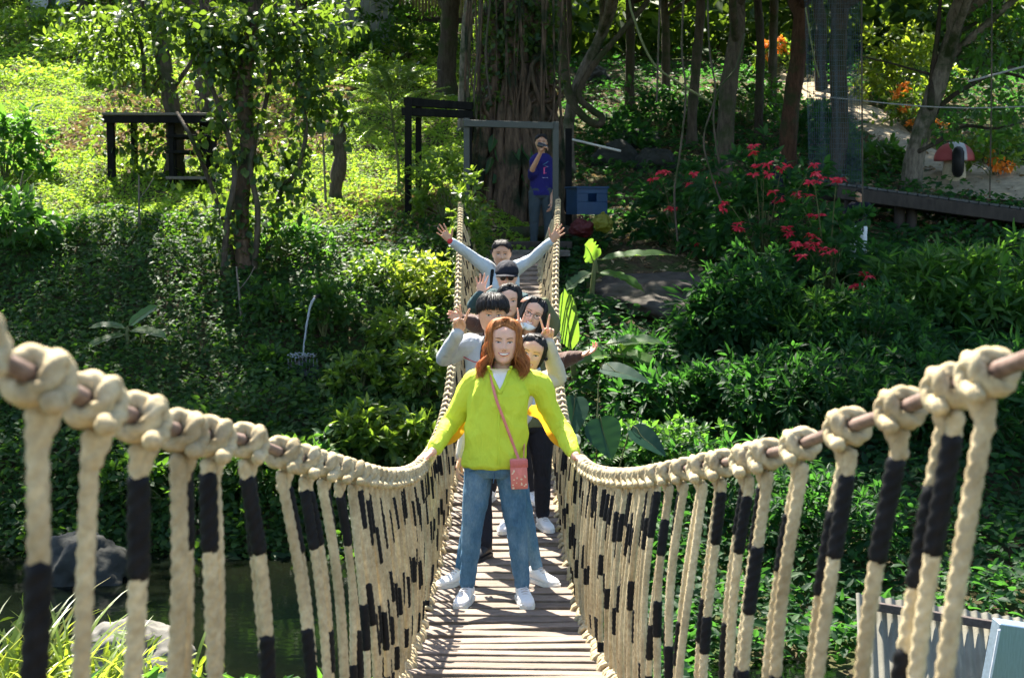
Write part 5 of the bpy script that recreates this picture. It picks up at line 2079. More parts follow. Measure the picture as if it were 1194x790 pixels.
# feathery sapling left of the pergola
b0 = at_px(463, 232)
Y0 = b0[1]
R_ = lambda u, v, dy=0: P(u, v, Y0 + dy) - b0
t = thing('feathery_sapling', 'thin sapling with pale feathery leaf sprays left of the dark pergola', 'sapling', b0)
e, f_ = MB(), MB()
tube(e, spline([[0, 0, -.1], R_(465, 200), R_(459, 150), R_(455, 115)], 14), np.linspace(.03, .015, 14), 7)
for (u0, v0, u1, v1) in [(456, 130, 508, 104), (455, 120, 495, 84), (455, 118, 470, 78), (455, 118, 430, 82), (456, 128, 405, 96), (457, 140, 400, 130), (458, 145, 512, 112), (458, 150, 425, 160), (457, 140, 490, 135), (455, 116, 450, 88), (456, 125, 418, 108)]:
    a, b_ = R_(u0, v0), R_(u1, v1, rng.uniform(-.5, .4))
    c = spline([a, (a + b_) / 2 + [0, 0, .10], b_], 16)
    tube(e, c, np.linspace(.010, .003, 16), 5)
    T = nrm(np.gradient(c, axis=0))
    S_ = nrm(np.cross(T, [0, 0, 1.0]))
    for q in range(3, 16):
        for s in (-1, 1):
            d = S_[q] * s + T[q] * .6
            kk = 5
            pp = c[q] + np.outer(np.linspace(.02, .20, kk), d)
            for s2 in (-1, 1):
                leaves(f_, pp, np.tile(np.cross(d, [0, 0, 1.0]) * s2 + d * .5, (kk, 1)), np.tile([0, 0, 1.0], (kk, 1)) + rng.normal(size=(kk, 3)) * .3, .075, .034, False)
e.build('trunk', BK['green'], t)
f_.build('foliage', LM['pale'], t, smooth=False)

# the great strangler fig behind the gate
b0 = np.array([float(P(598, 260, 23.2)[0]), 23.6, float(H(P(598, 260, 23.2)[0], 23.6))])
Y0 = b0[1]
R_ = lambda u, v, dy=0: P(u, v, Y0 + dy) - b0
t, tk = tree('huge strangler fig with root lattice behind the gate', 'fig_tree', b0, [R_(598, 240), R_(600, 180), R_(602, 100), R_(600, 40), R_(602, -20), [.1, .6, 6.5], [.2, 1.8, 8]], .60, .50, BK['fig'],
             [((1.2, 27.2, 9.4), (3.6, 3.0, 1.6), 1.3)], 'canopy', ncl=480, lumps=.03)
e = MB()
for q in range(34):
    u0 = 600 + rng.uniform(-44, 46)
    u1 = 598 + (u0 - 598) * rng.uniform(1.15, 1.7) + rng.uniform(-8, 8)
    v0 = rng.uniform(-20, 150)
    dy = -.55 * math.sqrt(max(0.05, 1 - ((u0 - 600) / 50) ** 2))
    pts = [R_(u0, v0, dy)]
    for f in (.3, .55, .8, 1.0):
        uu = u0 + (u1 - u0) * f ** 1.6 + rng.uniform(-7, 7)
        vv = v0 + (272 - v0) * f
        pts.append(R_(uu, vv, dy * (1 + .6 * f)))
    tube(e, wob(spline(pts, 22), .04, q * 3.3), np.linspace(.055, .085, 22) * rng.uniform(.6, 1.4), 9, lobes=3, pitch=1.5, lobe_amp=.1)
e.build('buttress_roots', BK['fig'], t)
e = MB()
for pts in [[(612, 100), (625, 110), (640, 125), (655, 150)], [(620, 125), (640, 118), (655, 112)], [(600, 130), (625, 105), (650, 95)], [(615, 142), (632, 128), (640, 150)],
            [(625, 80), (635, 110), (628, 145)], [(600, 110), (615, 128), (620, 150)], [(640, 90), (650, 120), (642, 150)], [(590, 120), (600, 140), (598, 160)]]:
    c = spline(np.array([R_(u, v, -.62) for u, v in pts]), 12)
    tube(e, wob(c, .03, pts[0][0]), rng.uniform(.025, .045), 8)
for q in range(22):
    u0 = rng.uniform(548, 662)
    v1 = rng.uniform(90, 250)
    c = np.array([R_(u0, -20, -.75), R_(u0 + rng.uniform(-6, 6), v1 * .5, -.8), R_(u0 + rng.uniform(-10, 10), v1, -.75)])
    tube(e, wob(spline(c, 14), .05, u0), rng.uniform(.008, .022), 6)
for q in range(14):
    u0, v0 = rng.uniform(560, 650), rng.uniform(60, 150)
    c = np.array([R_(u0, v0, -.66), R_(u0 + rng.uniform(-18, 18), v0 + rng.uniform(15, 40), -.72), R_(u0 + rng.uniform(-34, 34), v0 + rng.uniform(40, 90), -.68)])
    tube(e, wob(spline(c, 12), .05, u0), rng.uniform(.018, .04), 7)
e.build('root_lattice', BK['fig'], t)
e = MB()
c = np.concatenate([spline(np.array([R_(u, v, -.6) for u, v in pts]), n_) + rng.normal(size=(n_, 3)) * [.12, .1, .1] for pts, n_ in
                    [([(565, 0), (570, 60), (565, 110), (558, 140)], 60), ([(590, 15), (605, 40), (600, 70)], 60), ([(612, 0), (608, 40), (615, 60)], 40), ([(640, 0), (635, 40)], 20), ([(575, -10), (585, 60), (580, 130)], 60), ([(625, 0), (640, 60), (648, 110)], 40)]])
clumps(e, c, 6, .10, .10, .07, True, .5, 0)
e.build('ivy', LM['ivy'], t, smooth=False)
bigplant('climbing plant with large pale lobed leaves on the fig trunk behind the gate', 'climbing_plant', 'climber', b0, None, .015,
         [(R_(u, v, -.75), (dx, -.3, -1), Lf, Wf, .0, (dx * .5, -1, .4)) for (u, v, dx, Lf, Wf) in
          [(577, 158, -.3, .30, .15), (580, 172, .2, .34, .13), (598, 163, .3, .36, .16), (610, 168, .5, .42, .15), (586, 200, -.8, .26, .18), (610, 203, .6, .40, .14),
           (603, 186, -.2, .32, .13), (574, 184, -.4, .3, .11), (590, 172, .0, .3, .12), (579, 236, -.3, .22, .1)]], LM['mid'], heart=True)

# leaning limbs and the looped vine right of the fig
b0 = at_px(664, 205)
b0 = np.array([b0[0], max(b0[1], 24.0), float(H(b0[0], max(b0[1], 24.0)))])
Y0 = b0[1]
R_ = lambda u, v, dy=0: P(u, v, Y0 + dy) - b0
tree('slim pale tree leaning right beside the strangler fig', 'leaning_tree', b0, [R_(662, 160), R_(672, 110), R_(692, 60), R_(708, 20), R_(718, -20), [1.6, .6, 6.5]], .12, .09, BK['pale'],
     [((2.0, 22.6, 8.2), (2.6, 3.2, 1.4), 1.15)], 'canopy')
t = thing('looped_vine', 'thick woody vine hanging in a loop beside the strangler fig', 'vine', b0 + [0, -.4, 0])
e = MB()
tube(e, wob(spline(np.array([R_(653, -20), R_(655, 50), R_(660, 100), R_(668, 125), R_(684, 142), R_(697, 146), R_(699, 138), R_(686, 128), R_(673, 112), R_(690, 80), R_(722, 42), R_(752, 5), R_(765, -25)]), 60), .03, 4), np.linspace(.085, .05, 60), 10, lobes=3, pitch=.8, lobe_amp=.08)
tube(e, wob(spline(np.array([R_(662, -20, .2), R_(664, 40, .2), R_(660, 100, .2), R_(664, 120, .1)]), 24), .03, 8), .055, 9)
e.build('stem', BK['grey'], t)

# other trunks across the back
TR = [
    ('pale straight trunk between the pergola and the fig', 540, 155, [(540, 120), (543, 60), (548, 0), (549, -20)], .11, .10, 'pale', (-1.4, 25.2, 8.6), 'pale_trunk_tree'),
    ('mossy grey trunk rising behind the poinsettia', 845, 225, [(846, 180), (850, 100), (858, 40), (864, -20)], .17, .13, 'grey', (5.0, 21.6, 7.2), 'forest_tree'),
    ('slim grey trunk left of the mossy one behind the poinsettia', 807, 172, [(809, 130), (813, 60), (816, 0), (817, -20)], .11, .09, 'grey', (4.2, 29.5, 10.0), 'forest_tree'),
    ('dark slim trunk left of the reddish trunk', 883, 170, [(884, 120), (886, 60), (884, 0), (884, -20)], .10, .085, 'dark', (5.6, 30.5, 9.5), 'forest_tree'),
    ('straight reddish brown trunk behind the tallest poinsettia', 918, 208, [(920, 150), (928, 80), (934, 20), (937, -20)], .18, .14, 'red', (8.6, 22.0, 7.4), 'forest_tree'),
    ('grey trunk behind the blue netting', 978, 205, [(978, 150), (977, 80), (980, 20), (982, -20)], .17, .15, 'grey', (8.8, 26.2, 9.0), 'forest_tree'),
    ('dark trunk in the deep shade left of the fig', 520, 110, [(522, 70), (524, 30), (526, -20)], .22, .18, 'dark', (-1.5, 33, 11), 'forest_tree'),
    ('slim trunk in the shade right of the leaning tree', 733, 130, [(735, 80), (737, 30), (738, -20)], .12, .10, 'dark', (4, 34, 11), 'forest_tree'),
    ('slim pale trunk far back between the lianas', 776, 110, [(777, 70), (776, 30), (778, -20)], .12, .10, 'grey', (6, 37, 11.5), 'forest_tree'),
    ('far slim trunk behind the orange flowers', 900, 130, [(900, 90), (902, 30), (904, -20)], .11, .10, 'grey', (9, 47, 11.5), 'forest_tree'),
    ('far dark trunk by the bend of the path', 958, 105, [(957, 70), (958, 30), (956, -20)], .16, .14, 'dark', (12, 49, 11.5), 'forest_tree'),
    ('trunk with peeling bark at the left edge of the hut wall', 352, 70, [(352, 40), (350, 10), (348, -20)], .16, .14, 'grey', (-6.5, 38, 11.0), 'forest_tree'),
    ('tall trunk far back on the sunny slope near the left edge', 95, 48, [(96, 20), (94, 0), (93, -20)], .15, .13, 'grey', (-14, 40, 11.0), 'forest_tree'),
]
for (lab, u, v, pts, r0, r1, bk, cc, nm) in TR:
    b0 = at_px(u, v)
    Y0 = b0[1]
    tr = [P(a, b_, Y0) - b0 for a, b_ in pts]
    cc = np.array(cc, float)
    cc[2] = (P(600, 0, cc[1])[2]) + 3.0
    tr.append((cc - b0) * [.6, .6, .9])
    tree(lab, nm, b0, tr, r0, r1, BK[bk], [(cc, (2.2, 2.0, 1.2) if cc[1] == 25.2 else ((5.0, 4.2, 1.7) if cc[1] > 28 and -2 < cc[0] < 6.5 else (3.7, 3.3, 1.5)) if cc[0] > 0 or cc[1] == 33 else (2.0, 1.9, 1.3), 1.0)], 'canopy', ncl=(1150 if cc[1] > 28 and -2 < cc[0] < 6.5 else 660) if cc[0] > 0 or cc[1] == 33 else (520 if cc[1] == 25.2 else 260), k=13, group='trees across the back', L=.24, W=.12)

# right hand tree with crooked branches
b0 = at_px(1062, 222)
Y0 = b0[1]
R_ = lambda u, v, dy=0: P(u, v, Y0 + dy) - b0
t, tk = tree('pale leaning tree with crooked branches at the right end of the boardwalk', 'crooked_tree', b0, [R_(1066, 190), R_(1080, 140), R_(1096, 90), R_(1112, 40), R_(1124, -10), [2.4, .3, 7.0]], .19, .13, BK['pale'],
             [((11.5, 22.8, 8.0), (3.6, 3.0, 1.5), 1.2)], 'canopy')
e = MB()
for pts, r_ in [([(1078, 150), (1100, 120), (1130, 100), (1165, 85), (1200, 92)], .06), ([(1072, 175), (1100, 160), (1125, 145), (1160, 148), (1194, 140)], .05),
                ([(1096, 90), (1075, 85), (1040, 75), (1000, 66)], .03), ([(1085, 125), (1086, 80), (1092, 30), (1096, -10)], .07), ([(1112, 40), (1140, 25), (1170, 0)], .05), ([(1130, 100), (1150, 70), (1175, 60)], .03)]:
    c = np.array([R_(u, v, rng.uniform(-.3, .3)) for u, v in pts])
    tube(e, wob(spline(c, 20), .05, pts[0][0]), np.linspace(r_, r_ * .4, 20), 8)
e.build('branch', BK['dark'], t)
e = MB()
c = np.concatenate([spline(np.array([R_(u, v) for u, v in pts]), n_) + rng.normal(size=(n_, 3)) * [.28, .5, .25] for pts, n_ in
                    [([(1120, 75), (1150, 60), (1190, 70)], 60), ([(1140, 100), (1165, 120), (1194, 140)], 60), ([(1100, 130), (1130, 150), (1180, 160)], 30), ([(1130, 10), (1170, 20), (1200, 30)], 60)]])
clumps(e, c, 6, .18, .14, .085, True, .4, 0)
e.build('low_foliage', LM['mid'], t, smooth=False)
b0 = at_px(1052, 128)
shrub('sunlit yellow green young tree left of the crooked tree', b0, (1.3, .9, 1.7), 210, 7, .20, .10, LM['yellow'], name='young_tree', cat='tree', up=.1)
b0 = at_px(950, 150)
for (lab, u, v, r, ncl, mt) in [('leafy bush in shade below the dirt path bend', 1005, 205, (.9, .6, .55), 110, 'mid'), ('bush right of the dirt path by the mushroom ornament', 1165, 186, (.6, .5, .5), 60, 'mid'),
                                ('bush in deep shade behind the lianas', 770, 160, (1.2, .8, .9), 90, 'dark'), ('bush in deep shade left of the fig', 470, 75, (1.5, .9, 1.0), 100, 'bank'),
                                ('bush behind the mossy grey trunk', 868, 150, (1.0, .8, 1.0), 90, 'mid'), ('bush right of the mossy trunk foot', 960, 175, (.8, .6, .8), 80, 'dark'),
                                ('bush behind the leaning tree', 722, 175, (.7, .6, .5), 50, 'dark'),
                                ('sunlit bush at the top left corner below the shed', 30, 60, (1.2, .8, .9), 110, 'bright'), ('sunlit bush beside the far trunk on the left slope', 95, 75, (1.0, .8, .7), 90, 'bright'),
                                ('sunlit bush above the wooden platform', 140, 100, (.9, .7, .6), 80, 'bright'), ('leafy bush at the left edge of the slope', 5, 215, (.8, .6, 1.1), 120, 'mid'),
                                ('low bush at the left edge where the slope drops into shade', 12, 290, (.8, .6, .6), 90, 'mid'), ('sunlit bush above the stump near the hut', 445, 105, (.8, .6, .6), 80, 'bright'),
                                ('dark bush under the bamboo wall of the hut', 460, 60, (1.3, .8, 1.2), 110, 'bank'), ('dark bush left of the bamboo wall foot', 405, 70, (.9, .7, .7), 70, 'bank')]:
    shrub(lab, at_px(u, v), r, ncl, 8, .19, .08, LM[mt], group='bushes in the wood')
for (lab, u, v, pts) in [('bush with orange flowers behind the crooked tree trunk', 1060, 150, [(1055, 100), (1050, 127), (1075, 130), (1098, 145), (1062, 142), (1045, 110)]),
                         ('bush with orange flowers at the far end of the path', 905, 90, [(895, 52), (905, 60), (915, 56), (925, 62), (898, 66), (910, 48)]),
                         ('small bush with orange flowers right of the mushroom ornament', 1160, 205, [(1158, 184), (1172, 195), (1165, 190)])]:
    b0 = at_px(u, v)
    t = shrub(lab, b0, (.7, .5, .85), 60, 7, .15, .07, LM['bright'], name='flower_bush', group='orange flower bushes')
    for (pu, pv) in pts:
        e = MB()
        c_ = P(pu, pv, b0[1] - .3) - b0
        clumps(e, c_ + rng.normal(size=(5, 3)) * [.07, .06, .04], 10, .05, .09, .06, True)
        e.build('flower', LM['orange'], t, smooth=False)

# unseen trees added beside the view to block sky light over both banks
for (lab, bx_, by_, cc, rad) in [('unseen tree added to keep sky light off the left bank and the stream', -14.5, 15.5, (-10.5, 16, 11), (4.6, 5.2, 1.8)), ('unseen tree added to keep sky light off the right bank', 13.5, 15, (9.0, 15.5, 10.5), (4.6, 5.5, 1.8))]:
    b0 = np.array([bx_, by_, float(H(bx_, by_))])
    tree(lab, 'added_shade_tree', b0, [[0, 0, 3], (np.array(cc) - b0) * [.3, .5, .6], (np.array(cc) - b0) * [.7, .8, .95]], .35, .16, BK['grey'], [(cc, rad, 1.0)], 'canopy', ncl=1300, k=13, L=.34, W=.18)

# hanging lianas
for q, (lab, pts, r_) in enumerate([
    ('long liana hanging left of the pale poinsettia', [(798, -20), (796, 60), (800, 110), (792, 180), (786, 225), (790, 280)], .014),
    ('liana curving across behind the gate post to the right', [(733, -20), (742, 30), (762, 75), (795, 100), (828, 120)], .016),
    ('liana hanging in front of the mossy trunk', [(826, -20), (828, 60), (834, 110), (820, 160), (828, 200), (845, 245)], .013),
    ('forked liana bending over the mossy trunk', [(868, 40), (858, 80), (838, 105), (832, 140), (838, 190)], .014),
    ('thin liana at the far side of the slim grey trunk', [(770, -20), (768, 60), (766, 120)], .013),
    ('thin hanging line between the reddish trunk and the netting', [(940, 10), (948, 60), (955, 90)], .010),
    ('straight thin cord hanging in front of the boardwalk', [(1005, -20), (1005, 100), (1006, 270)], .012),
    ('thin cord hanging at the right of the crooked tree', [(1157, -20), (1156, 100), (1154, 230)], .011),
    ('slender bent liana left of the pale trunk by the pergola', [(560, -20), (556, 60), (552, 110), (556, 150)], .018),
    ('brown liana right of the pale trunk by the pergola', [(572, -20), (566, 60), (572, 120)], .016),
]):
    Yl = 19.5 if q not in (8, 9) else 22.5
    p0 = P(pts[0][0], pts[0][1], Yl)
    t = thing('liana', lab, 'vine', p0, 0, 'hanging lianas')
    e = MB()
    c = np.array([P(u, v, Yl) - p0 for u, v in pts])
    if pts[0][1] < 0:
        c = np.vstack([c[:1] + [[.12, .2, 4.6]], c[:1] + [[.03, .05, 1.8]], c])
    tube(e, wob(spline(c, 30), .02 if q not in (6, 7) else .002, q), r_, 6)
    e.build('stem', BK['grey'] if q not in (1, 5) else BK['green'], t)
# bare stems on the left bank
for (lab, u0, v0, u1, v1) in [('thin bare upright stem on the left bank under the ivy tree', 283, 378, 277, 310), ('thin bare sapling stem on the sunny slope below the platform', 163, 272, 162, 205),
                              ('thin upright stem right of the ivy tree', 381, 240, 374, 130), ('leaning dry stick left of the platform', 20, 240, 26, 200)]:
    b0 = at_px(u0, v0)
    t = thing('bare_stem', lab, 'plant', b0, 0, 'bare stems')
    e = MB()
    top_ = P(u1, v1, b0[1]) - b0
    tube(e, wob(spline([[0, 0, -.1], top_ * .5, top_], 14), .03, u0), np.linspace(.022, .010, 14), 6)
    tube(e, spline([top_ * .6, top_ * .75 + [.12, 0, .02], top_ * .85 + [.22, 0, .1]], 6), .006, 5)
    e.build('stem', BK['pale'], t)

# far wood closing the view
mb = MB()
n = 9500
C = np.stack([rng.uniform(-34, 40, n), rng.uniform(43, 74, n), np.zeros(n)], -1)
hh_ = rng.uniform(.2, 9, n)
hh_ = np.where((C[:, 0] > 1) & (C[:, 0] < 16) & (C[:, 1] < 58), hh_ * .22, hh_)
C[:, 2] = H(C[:, 0], C[:, 1]) + hh_
clumps(mb, C, 9, .7, .55, .30, False)
for q in range(46):
    x_, y_ = rng.uniform(-28, 34), rng.uniform(48, 70)
    z_ = float(H(x_, y_))
    tube(mb, wob(spline([[x_, y_, z_ - .3], [x_ + .2, y_, z_ + 5], [x_ + rng.uniform(-1, 1), y_, z_ + 12]], 10), .2, q), rng.uniform(.12, .3), 8, m=1)
tag(mb.build('far_wood', [LM['canopy'], BK['dark']], smooth=False), kind='stuff')
# ------------------------------------------------------------------ built things
steel_g = simple('grey_green_paint', (.038, .044, .036), .55, .4, var=.2, scale=8, bmp=.2)
blackwood = simple('black_timber', (.009, .009, .008), .85, .1, var=.5, scale=10, bmp=.5, bscale=25, stretch=(1, 1, .3))
greywood = simple('grey_timber', (.13, .115, .095), .85, .2, var=.45, scale=9, bmp=.6, bscale=25, stretch=(6, 1, 6))
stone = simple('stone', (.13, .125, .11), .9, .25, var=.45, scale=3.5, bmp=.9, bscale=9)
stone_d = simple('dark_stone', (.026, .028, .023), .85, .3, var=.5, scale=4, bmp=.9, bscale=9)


def rock(label, c, r, mat, seed=0, name='boulder', group=None, flat=1.0):
    me = bpy.data.meshes.new(name)
    import bmesh
    bm = bmesh.new()
    bmesh.ops.create_icosphere(bm, subdivisions=5, radius=1.0)
    for v in bm.verts:
        n_ = v.co.normalized()
        f = 1 + .26 * mnoise.noise(n_ * 1.3 + Vector((seed, 0, 0))) + .13 * mnoise.noise(n_ * 3.1 + Vector((seed, 5, 0))) + .06 * mnoise.noise(n_ * 8 + Vector((0, seed, 3)))
        f -= .10 * abs(mnoise.noise(n_ * 2.2 + Vector((9, seed, 1))))
        v.co = Vector((n_.x * r[0] * f, n_.y * r[1] * f, n_.z * r[2] * f))
    for p in bm.faces:
        p.smooth = True
    bm.to_mesh(me)
    bm.free()
    o = link(name, me, mat, None, c)
    o.rotation_euler = (0, 0, seed)
    return tag(o, label, 'rock', group)


# gate frame at the far end
gY = 20.35
gb = np.array([float(P(600, 290, gY)[0]), gY, -.5])
g = thing('gate_frame', 'grey metal frame gate at the far end of the rope bridge', 'gate', gb)
R_ = lambda u, v, dy=0: P(u, v, gY + dy) - gb
for (u, vt) in [(648, 142), (544, 138)]:
    e = MB()
    top_ = R_(u, vt)
    beam(e, [top_[0], 0, -.25], top_, .085, .085, 0, .006)
    e.build('post', steel_g, g, smooth=False)
e = MB()
a, b_ = R_(541, 144), R_(645, 147)
beam(e, a + [0, -.055, 0], b_ + [0, -.055, 0], .07, .095, 0, .006)
e.build('beam', steel_g, g, smooth=False)
# landing step
e = MB()
st = thing('landing', 'weathered timber landing and log steps under the gate at the bridge end', 'steps', (gb[0], 20.75, float(P(600, 292, 20.4)[2])))
box(e, (0, -.12, -.045), (1.6, .30, .09), None, 0, .01)
e.build('step_plank', greywood, st, smooth=False)
e = MB()
box(e, (0, .28, .06), (1.7, .28, .12), None, 0, .015)
e.build('step_plank', dark_wood, st, smooth=False)
e = MB()
tube(e, [(-.9, .75, .22), (.9, .75, .24)], .10, 12)
e.build('log', BK['dark'], st)
e = MB()
box(e, (0, 1.4, .26), (1.8, 1.2, .1), None, 0, .01)
e.build('platform', dark_wood, st, smooth=False)

# dark pergola left of the gate
pY = 21.6
pb = np.array([float(P(480, 243, pY)[0]), pY, float(H(P(480, 243, pY)[0], pY))])
p_ = thing('pergola', 'black timber post and beam frame left of the gate', 'pergola', pb)
R_ = lambda u, v, dy=0: P(u, v, pY + dy) - pb
for (u, v0, v1, dy, w_) in [(476, 246, 116, 0, .10), (488, 240, 120, .9, .09), (547, 250, 126, 1.0, .09), (663, 250, 150, .6, .10)]:
    e = MB()
    a, b_ = R_(u, v0, dy), R_(u, v1, dy)
    beam(e, a - [0, 0, .2], b_, w_, w_, 0, .006)
    e.build('post', blackwood, p_, smooth=False)
for (a, b_) in [(R_(470, 130), R_(550, 134, .95)), (R_(474, 119), R_(550, 124, .95)), (R_(474, 118, -.05), R_(489, 119, .95))]:
    e = MB()
    beam(e, a, b_, .09, .12, 0, .006)
    e.build('beam', blackwood, p_, smooth=False)

# wooden platform table on the left slope
tb0 = at_px(130, 214)
tY = tb0[1]
R_ = lambda u, v, dy=0: P(u, v, tY + dy) - tb0
t = thing('platform_table', 'old dark timber platform table on posts on the sunny left slope', 'table', tb0)
for (u, dy) in [(129, 0), (156, 1.1), (200, 0), (242, .2), (236, 1.1)]:
    e = MB()
    a = R_(u, 140, dy)
    zb_ = float(H(a[0] + tb0[0], a[1] + tb0[1])) - tb0[2] - .15
    beam(e, [a[0], a[1], zb_], a, .12 if u < 150 else .10, .11, 0, .008)
    e.build('leg', blackwood, t, smooth=False)
e = MB()
x0_, x1_, zt = R_(121, 134)[0], R_(250, 134)[0], R_(150, 134)[2]
for q in range(5):
    box(e, ((x0_ + x1_) / 2, -.1 + q * .32, zt), (x1_ - x0_ + rng.uniform(-.08, .08), .29, .045), rot(0, rng.uniform(-.006, .006), rng.uniform(-.01, .01)), 0, .006)
e.build('tabletop', greywood, t, smooth=False)
e = MB()
beam(e, (x0_ + .04, -.18, zt - .09), (x1_ - .04, -.18, zt - .09), .06, .12, 0, .006)
e.build('apron', blackwood, t, smooth=False)
s0 = at_px(225, 222)
t = thing('slatted_rack', 'low black timber rack with open shelves under the platform table', 'rack', s0)
sY = s0[1]
R_ = lambda u, v, dy=0: P(u, v, sY + dy) - s0
for (u, dy) in [(200, -.1), (250, -.1), (203, .5), (249, .5)]:
    e = MB()
    a = R_(u, 155, dy)
    beam(e, [a[0], a[1], -.2], a, .07, .07, 0, .005)
    e.build('leg', blackwood, t, smooth=False)
for v in (160, 178, 208):
    e = MB()
    a, b_ = R_(199, v, .2), R_(251, v, .2)
    box(e, (a + b_) / 2, (b_[0] - a[0], .7, .05), None, 0, .005)
    e.build('shelf', greywood if v == 208 else blackwood, t, smooth=False)

# hut and bamboo screen high at the back
hb0 = at_px(415, 52)
hY = hb0[1]
t = thing('hut', 'grey plank hut with a bamboo wall at the top edge behind the slope', 'hut', hb0)
e = MB()
for q in range(10):
    box(e, (-.5 + q * .16, 0, 1.6), (.152, .06, 4.2), None, 0, .006)
e.build('wall', simple('blue_grey_boards', (.20, .21, .21), .85, .2, var=.25, scale=5, bmp=.4), t, smooth=False)
e = MB()
for q in range(22):
    tube(e, [(1.15 + q * .085, .2, .7), (1.16 + q * .085, .2, 3.6)], .036, 8)
e.build('bamboo_wall', simple('bamboo', (.20, .16, .085), .6, .4, var=.4, scale=6), t)
e = MB()
beam(e, (1.0, .15, .68), (3.1, .15, .62), .12, .14)
beam(e, (2.98, .15, -.6), (2.98, .15, 3.4), .14, .14)
e.build('frame', dark_wood, t, smooth=False)
e = MB()
V = np.array([[-1.2, -1.0, 3.55], [3.6, -1.0, 3.55], [3.6, 1.6, 4.9], [-1.2, 1.6, 4.9]])
e.add(np.vstack([V, V + [0, 0, .12]]), [[0, 1, 2, 3], [7, 6, 5, 4], [0, 4, 5, 1], [1, 5, 6, 2], [2, 6, 7, 3], [3, 7, 4, 0]])
e.build('roof', simple('thatch', (.16, .13, .08), .95, .1, var=.4, scale=12, bmp=.8, bscale=40), t, smooth=False)
hb1 = at_px(60, 14)
t = thing('shed', 'pale shed with posts glimpsed at the top left corner', 'shed', hb1)
e = MB()
box(e, (0, 0, .55), (1.3, .1, 1.3), None, 0, .01)
e.build('wall', simple('pale_plaster', (.45, .48, .48), .8, .2), t, smooth=False)
for q in (-.66, 0, .66):
    e = MB()
    beam(e, (q, -.1, -.3), (q, -.1, 2.0), .09, .09)
    e.build('post', dark_wood, t, smooth=False)
e = MB()
box(e, (0, 0, 2.05), (2.2, 1.4, .08), rot(.2, 0, 0), 0, .01)
e.build('roof', stone_d, t, smooth=False)

# boardwalk on the right
bY = 22.3
bb = np.array([float(P(1090, 240, bY)[0]), bY, float(P(1090, 240, bY)[2])])
t = thing('boardwalk', 'dark timber boardwalk on posts crossing the right side above the shrubs', 'boardwalk', bb)
R_ = lambda u, v, dy=0: P(u, v, bY + dy) - bb
e = MB()
a, b_ = R_(975, 224), R_(1260, 262)
beam(e, a, b_, .14, .20, 0, .01)
e.build('edge_beam', dark_wood, t, smooth=False)
d_ = b_ - a
n_ = 24
pm_ = simple('damp_boards', (.060, .062, .058), .75, .35, var=.5, scale=6, bmp=.6, bscale=20)
for q in range(n_):
    e = MB()
    c = a + d_ * ((q + .5) / n_) + [0, .75, .13]
    box(e, c, (d_[0] / n_ - .015, 1.5, .04), rot(0, math.atan2(-d_[2], d_[0]), rng.uniform(-.01, .01)), 0, .006)
    e.build('plank', pm_, t, smooth=False)
e = MB()
beam(e, a + [0, 1.4, 0], b_ + [0, 1.4, 0], .12, .18, 0, .01)
e.build('edge_beam', dark_wood, t, smooth=False)
for (u, v) in [(1048, 232), (1062, 234), (1150, 246), (990, 227)]:
    e = MB()
    p0 = R_(u, v, .3)
    zb_ = float(H(p0[0] + bb[0], p0[1] + bb[1])) - bb[2]
    tube(e, [[p0[0], p0[1], zb_ - .2], [p0[0] + .02, p0[1], p0[2] - .02]], .09, 10)
    e.build('post', dark_wood, t)
e = MB()
for (v0, v1, dy) in [(108, 112, .8), (60, 78, 1.4)]:
    pass
a2, b2 = R_(950, 112, 1.5), R_(1260, 122, 1.5)
tube(e, spline([a2, (a2 + b2) / 2 - [0, 0, .12], b2], 16), .012, 6)
a2, b2 = R_(1130, 95, .2), R_(1260, 60, .2)
tube(e, [a2, b2], .02, 6)
e.build('hand_line', simple('grey_line', (.25, .25, .23), .7), t)

# blue safety netting behind the poinsettia
nb = P(972, 215, 23.0)
t = thing('netting', 'faded blue grey netting hanging behind the poinsettia on the right', 'net', nb)
e = MB()
R_ = lambda u, v, dy=0: P(u, v, 23.0 + dy) - nb
for q in range(34):
    f = q / 33
    a2, b2 = R_(938 + 62 * f, -20, .15 * math.sin(f * 20)), R_(944 + 62 * f, 216, .2 * math.sin(f * 17 + 1))
    tube(e, spline([a2, (a2 + b2) / 2 + [0, .1 * math.sin(f * 23), 0], b2], 12), .0035, 4)
for q in range(40):
    f = q / 39
    xs_ = np.linspace(0, 1, 24)
    v_ = -20 + 236 * f
    pts = np.array([R_(938 + 62 * u_ + 6 * f, v_, (.15 + .05 * f) * math.sin(u_ * (20 - 3 * f) + f)) for u_ in xs_])
    tube(e, pts, .0028, 4)
e.build('mesh_net', simple('net_blue', (.07, .10, .12), .8, .2), t)

# red and white mushroom ornament and tyre by the path
mb0 = at_px(1112, 207)
t = thing('mushroom_ornament', 'red and white domed mushroom ornament with a cream stem beside the path', 'ornament', mb0)
k_ = mb0[1] / FPX
e = MB()
stack(e, [(0, 0, -.1, 14 * k_, 14 * k_), (0, 0, 8 * k_, 13 * k_, 13 * k_), (0, 0, 24 * k_, 11 * k_, 11 * k_)], 20)
e.build('stem', simple('cream_paint', (.55, .48, .34), .7, .3, var=.15), t)
e = MB()
ellipsoid(e, (0, 0, 20 * k_), (23 * k_, 23 * k_, 21 * k_), None, 30, 12, zlo=-.05)
m_, nt, bs = newmat('red_white_dome')
tc = N(nt, 'ShaderNodeTexCoord')
sx = N(nt, 'ShaderNodeSeparateXYZ')
nt.links.new(tc.outputs['Object'], sx.inputs[0])
mt_ = N(nt, 'ShaderNodeMath', operation='ABSOLUTE')
nt.links.new(sx.outputs[0], mt_.inputs[0])
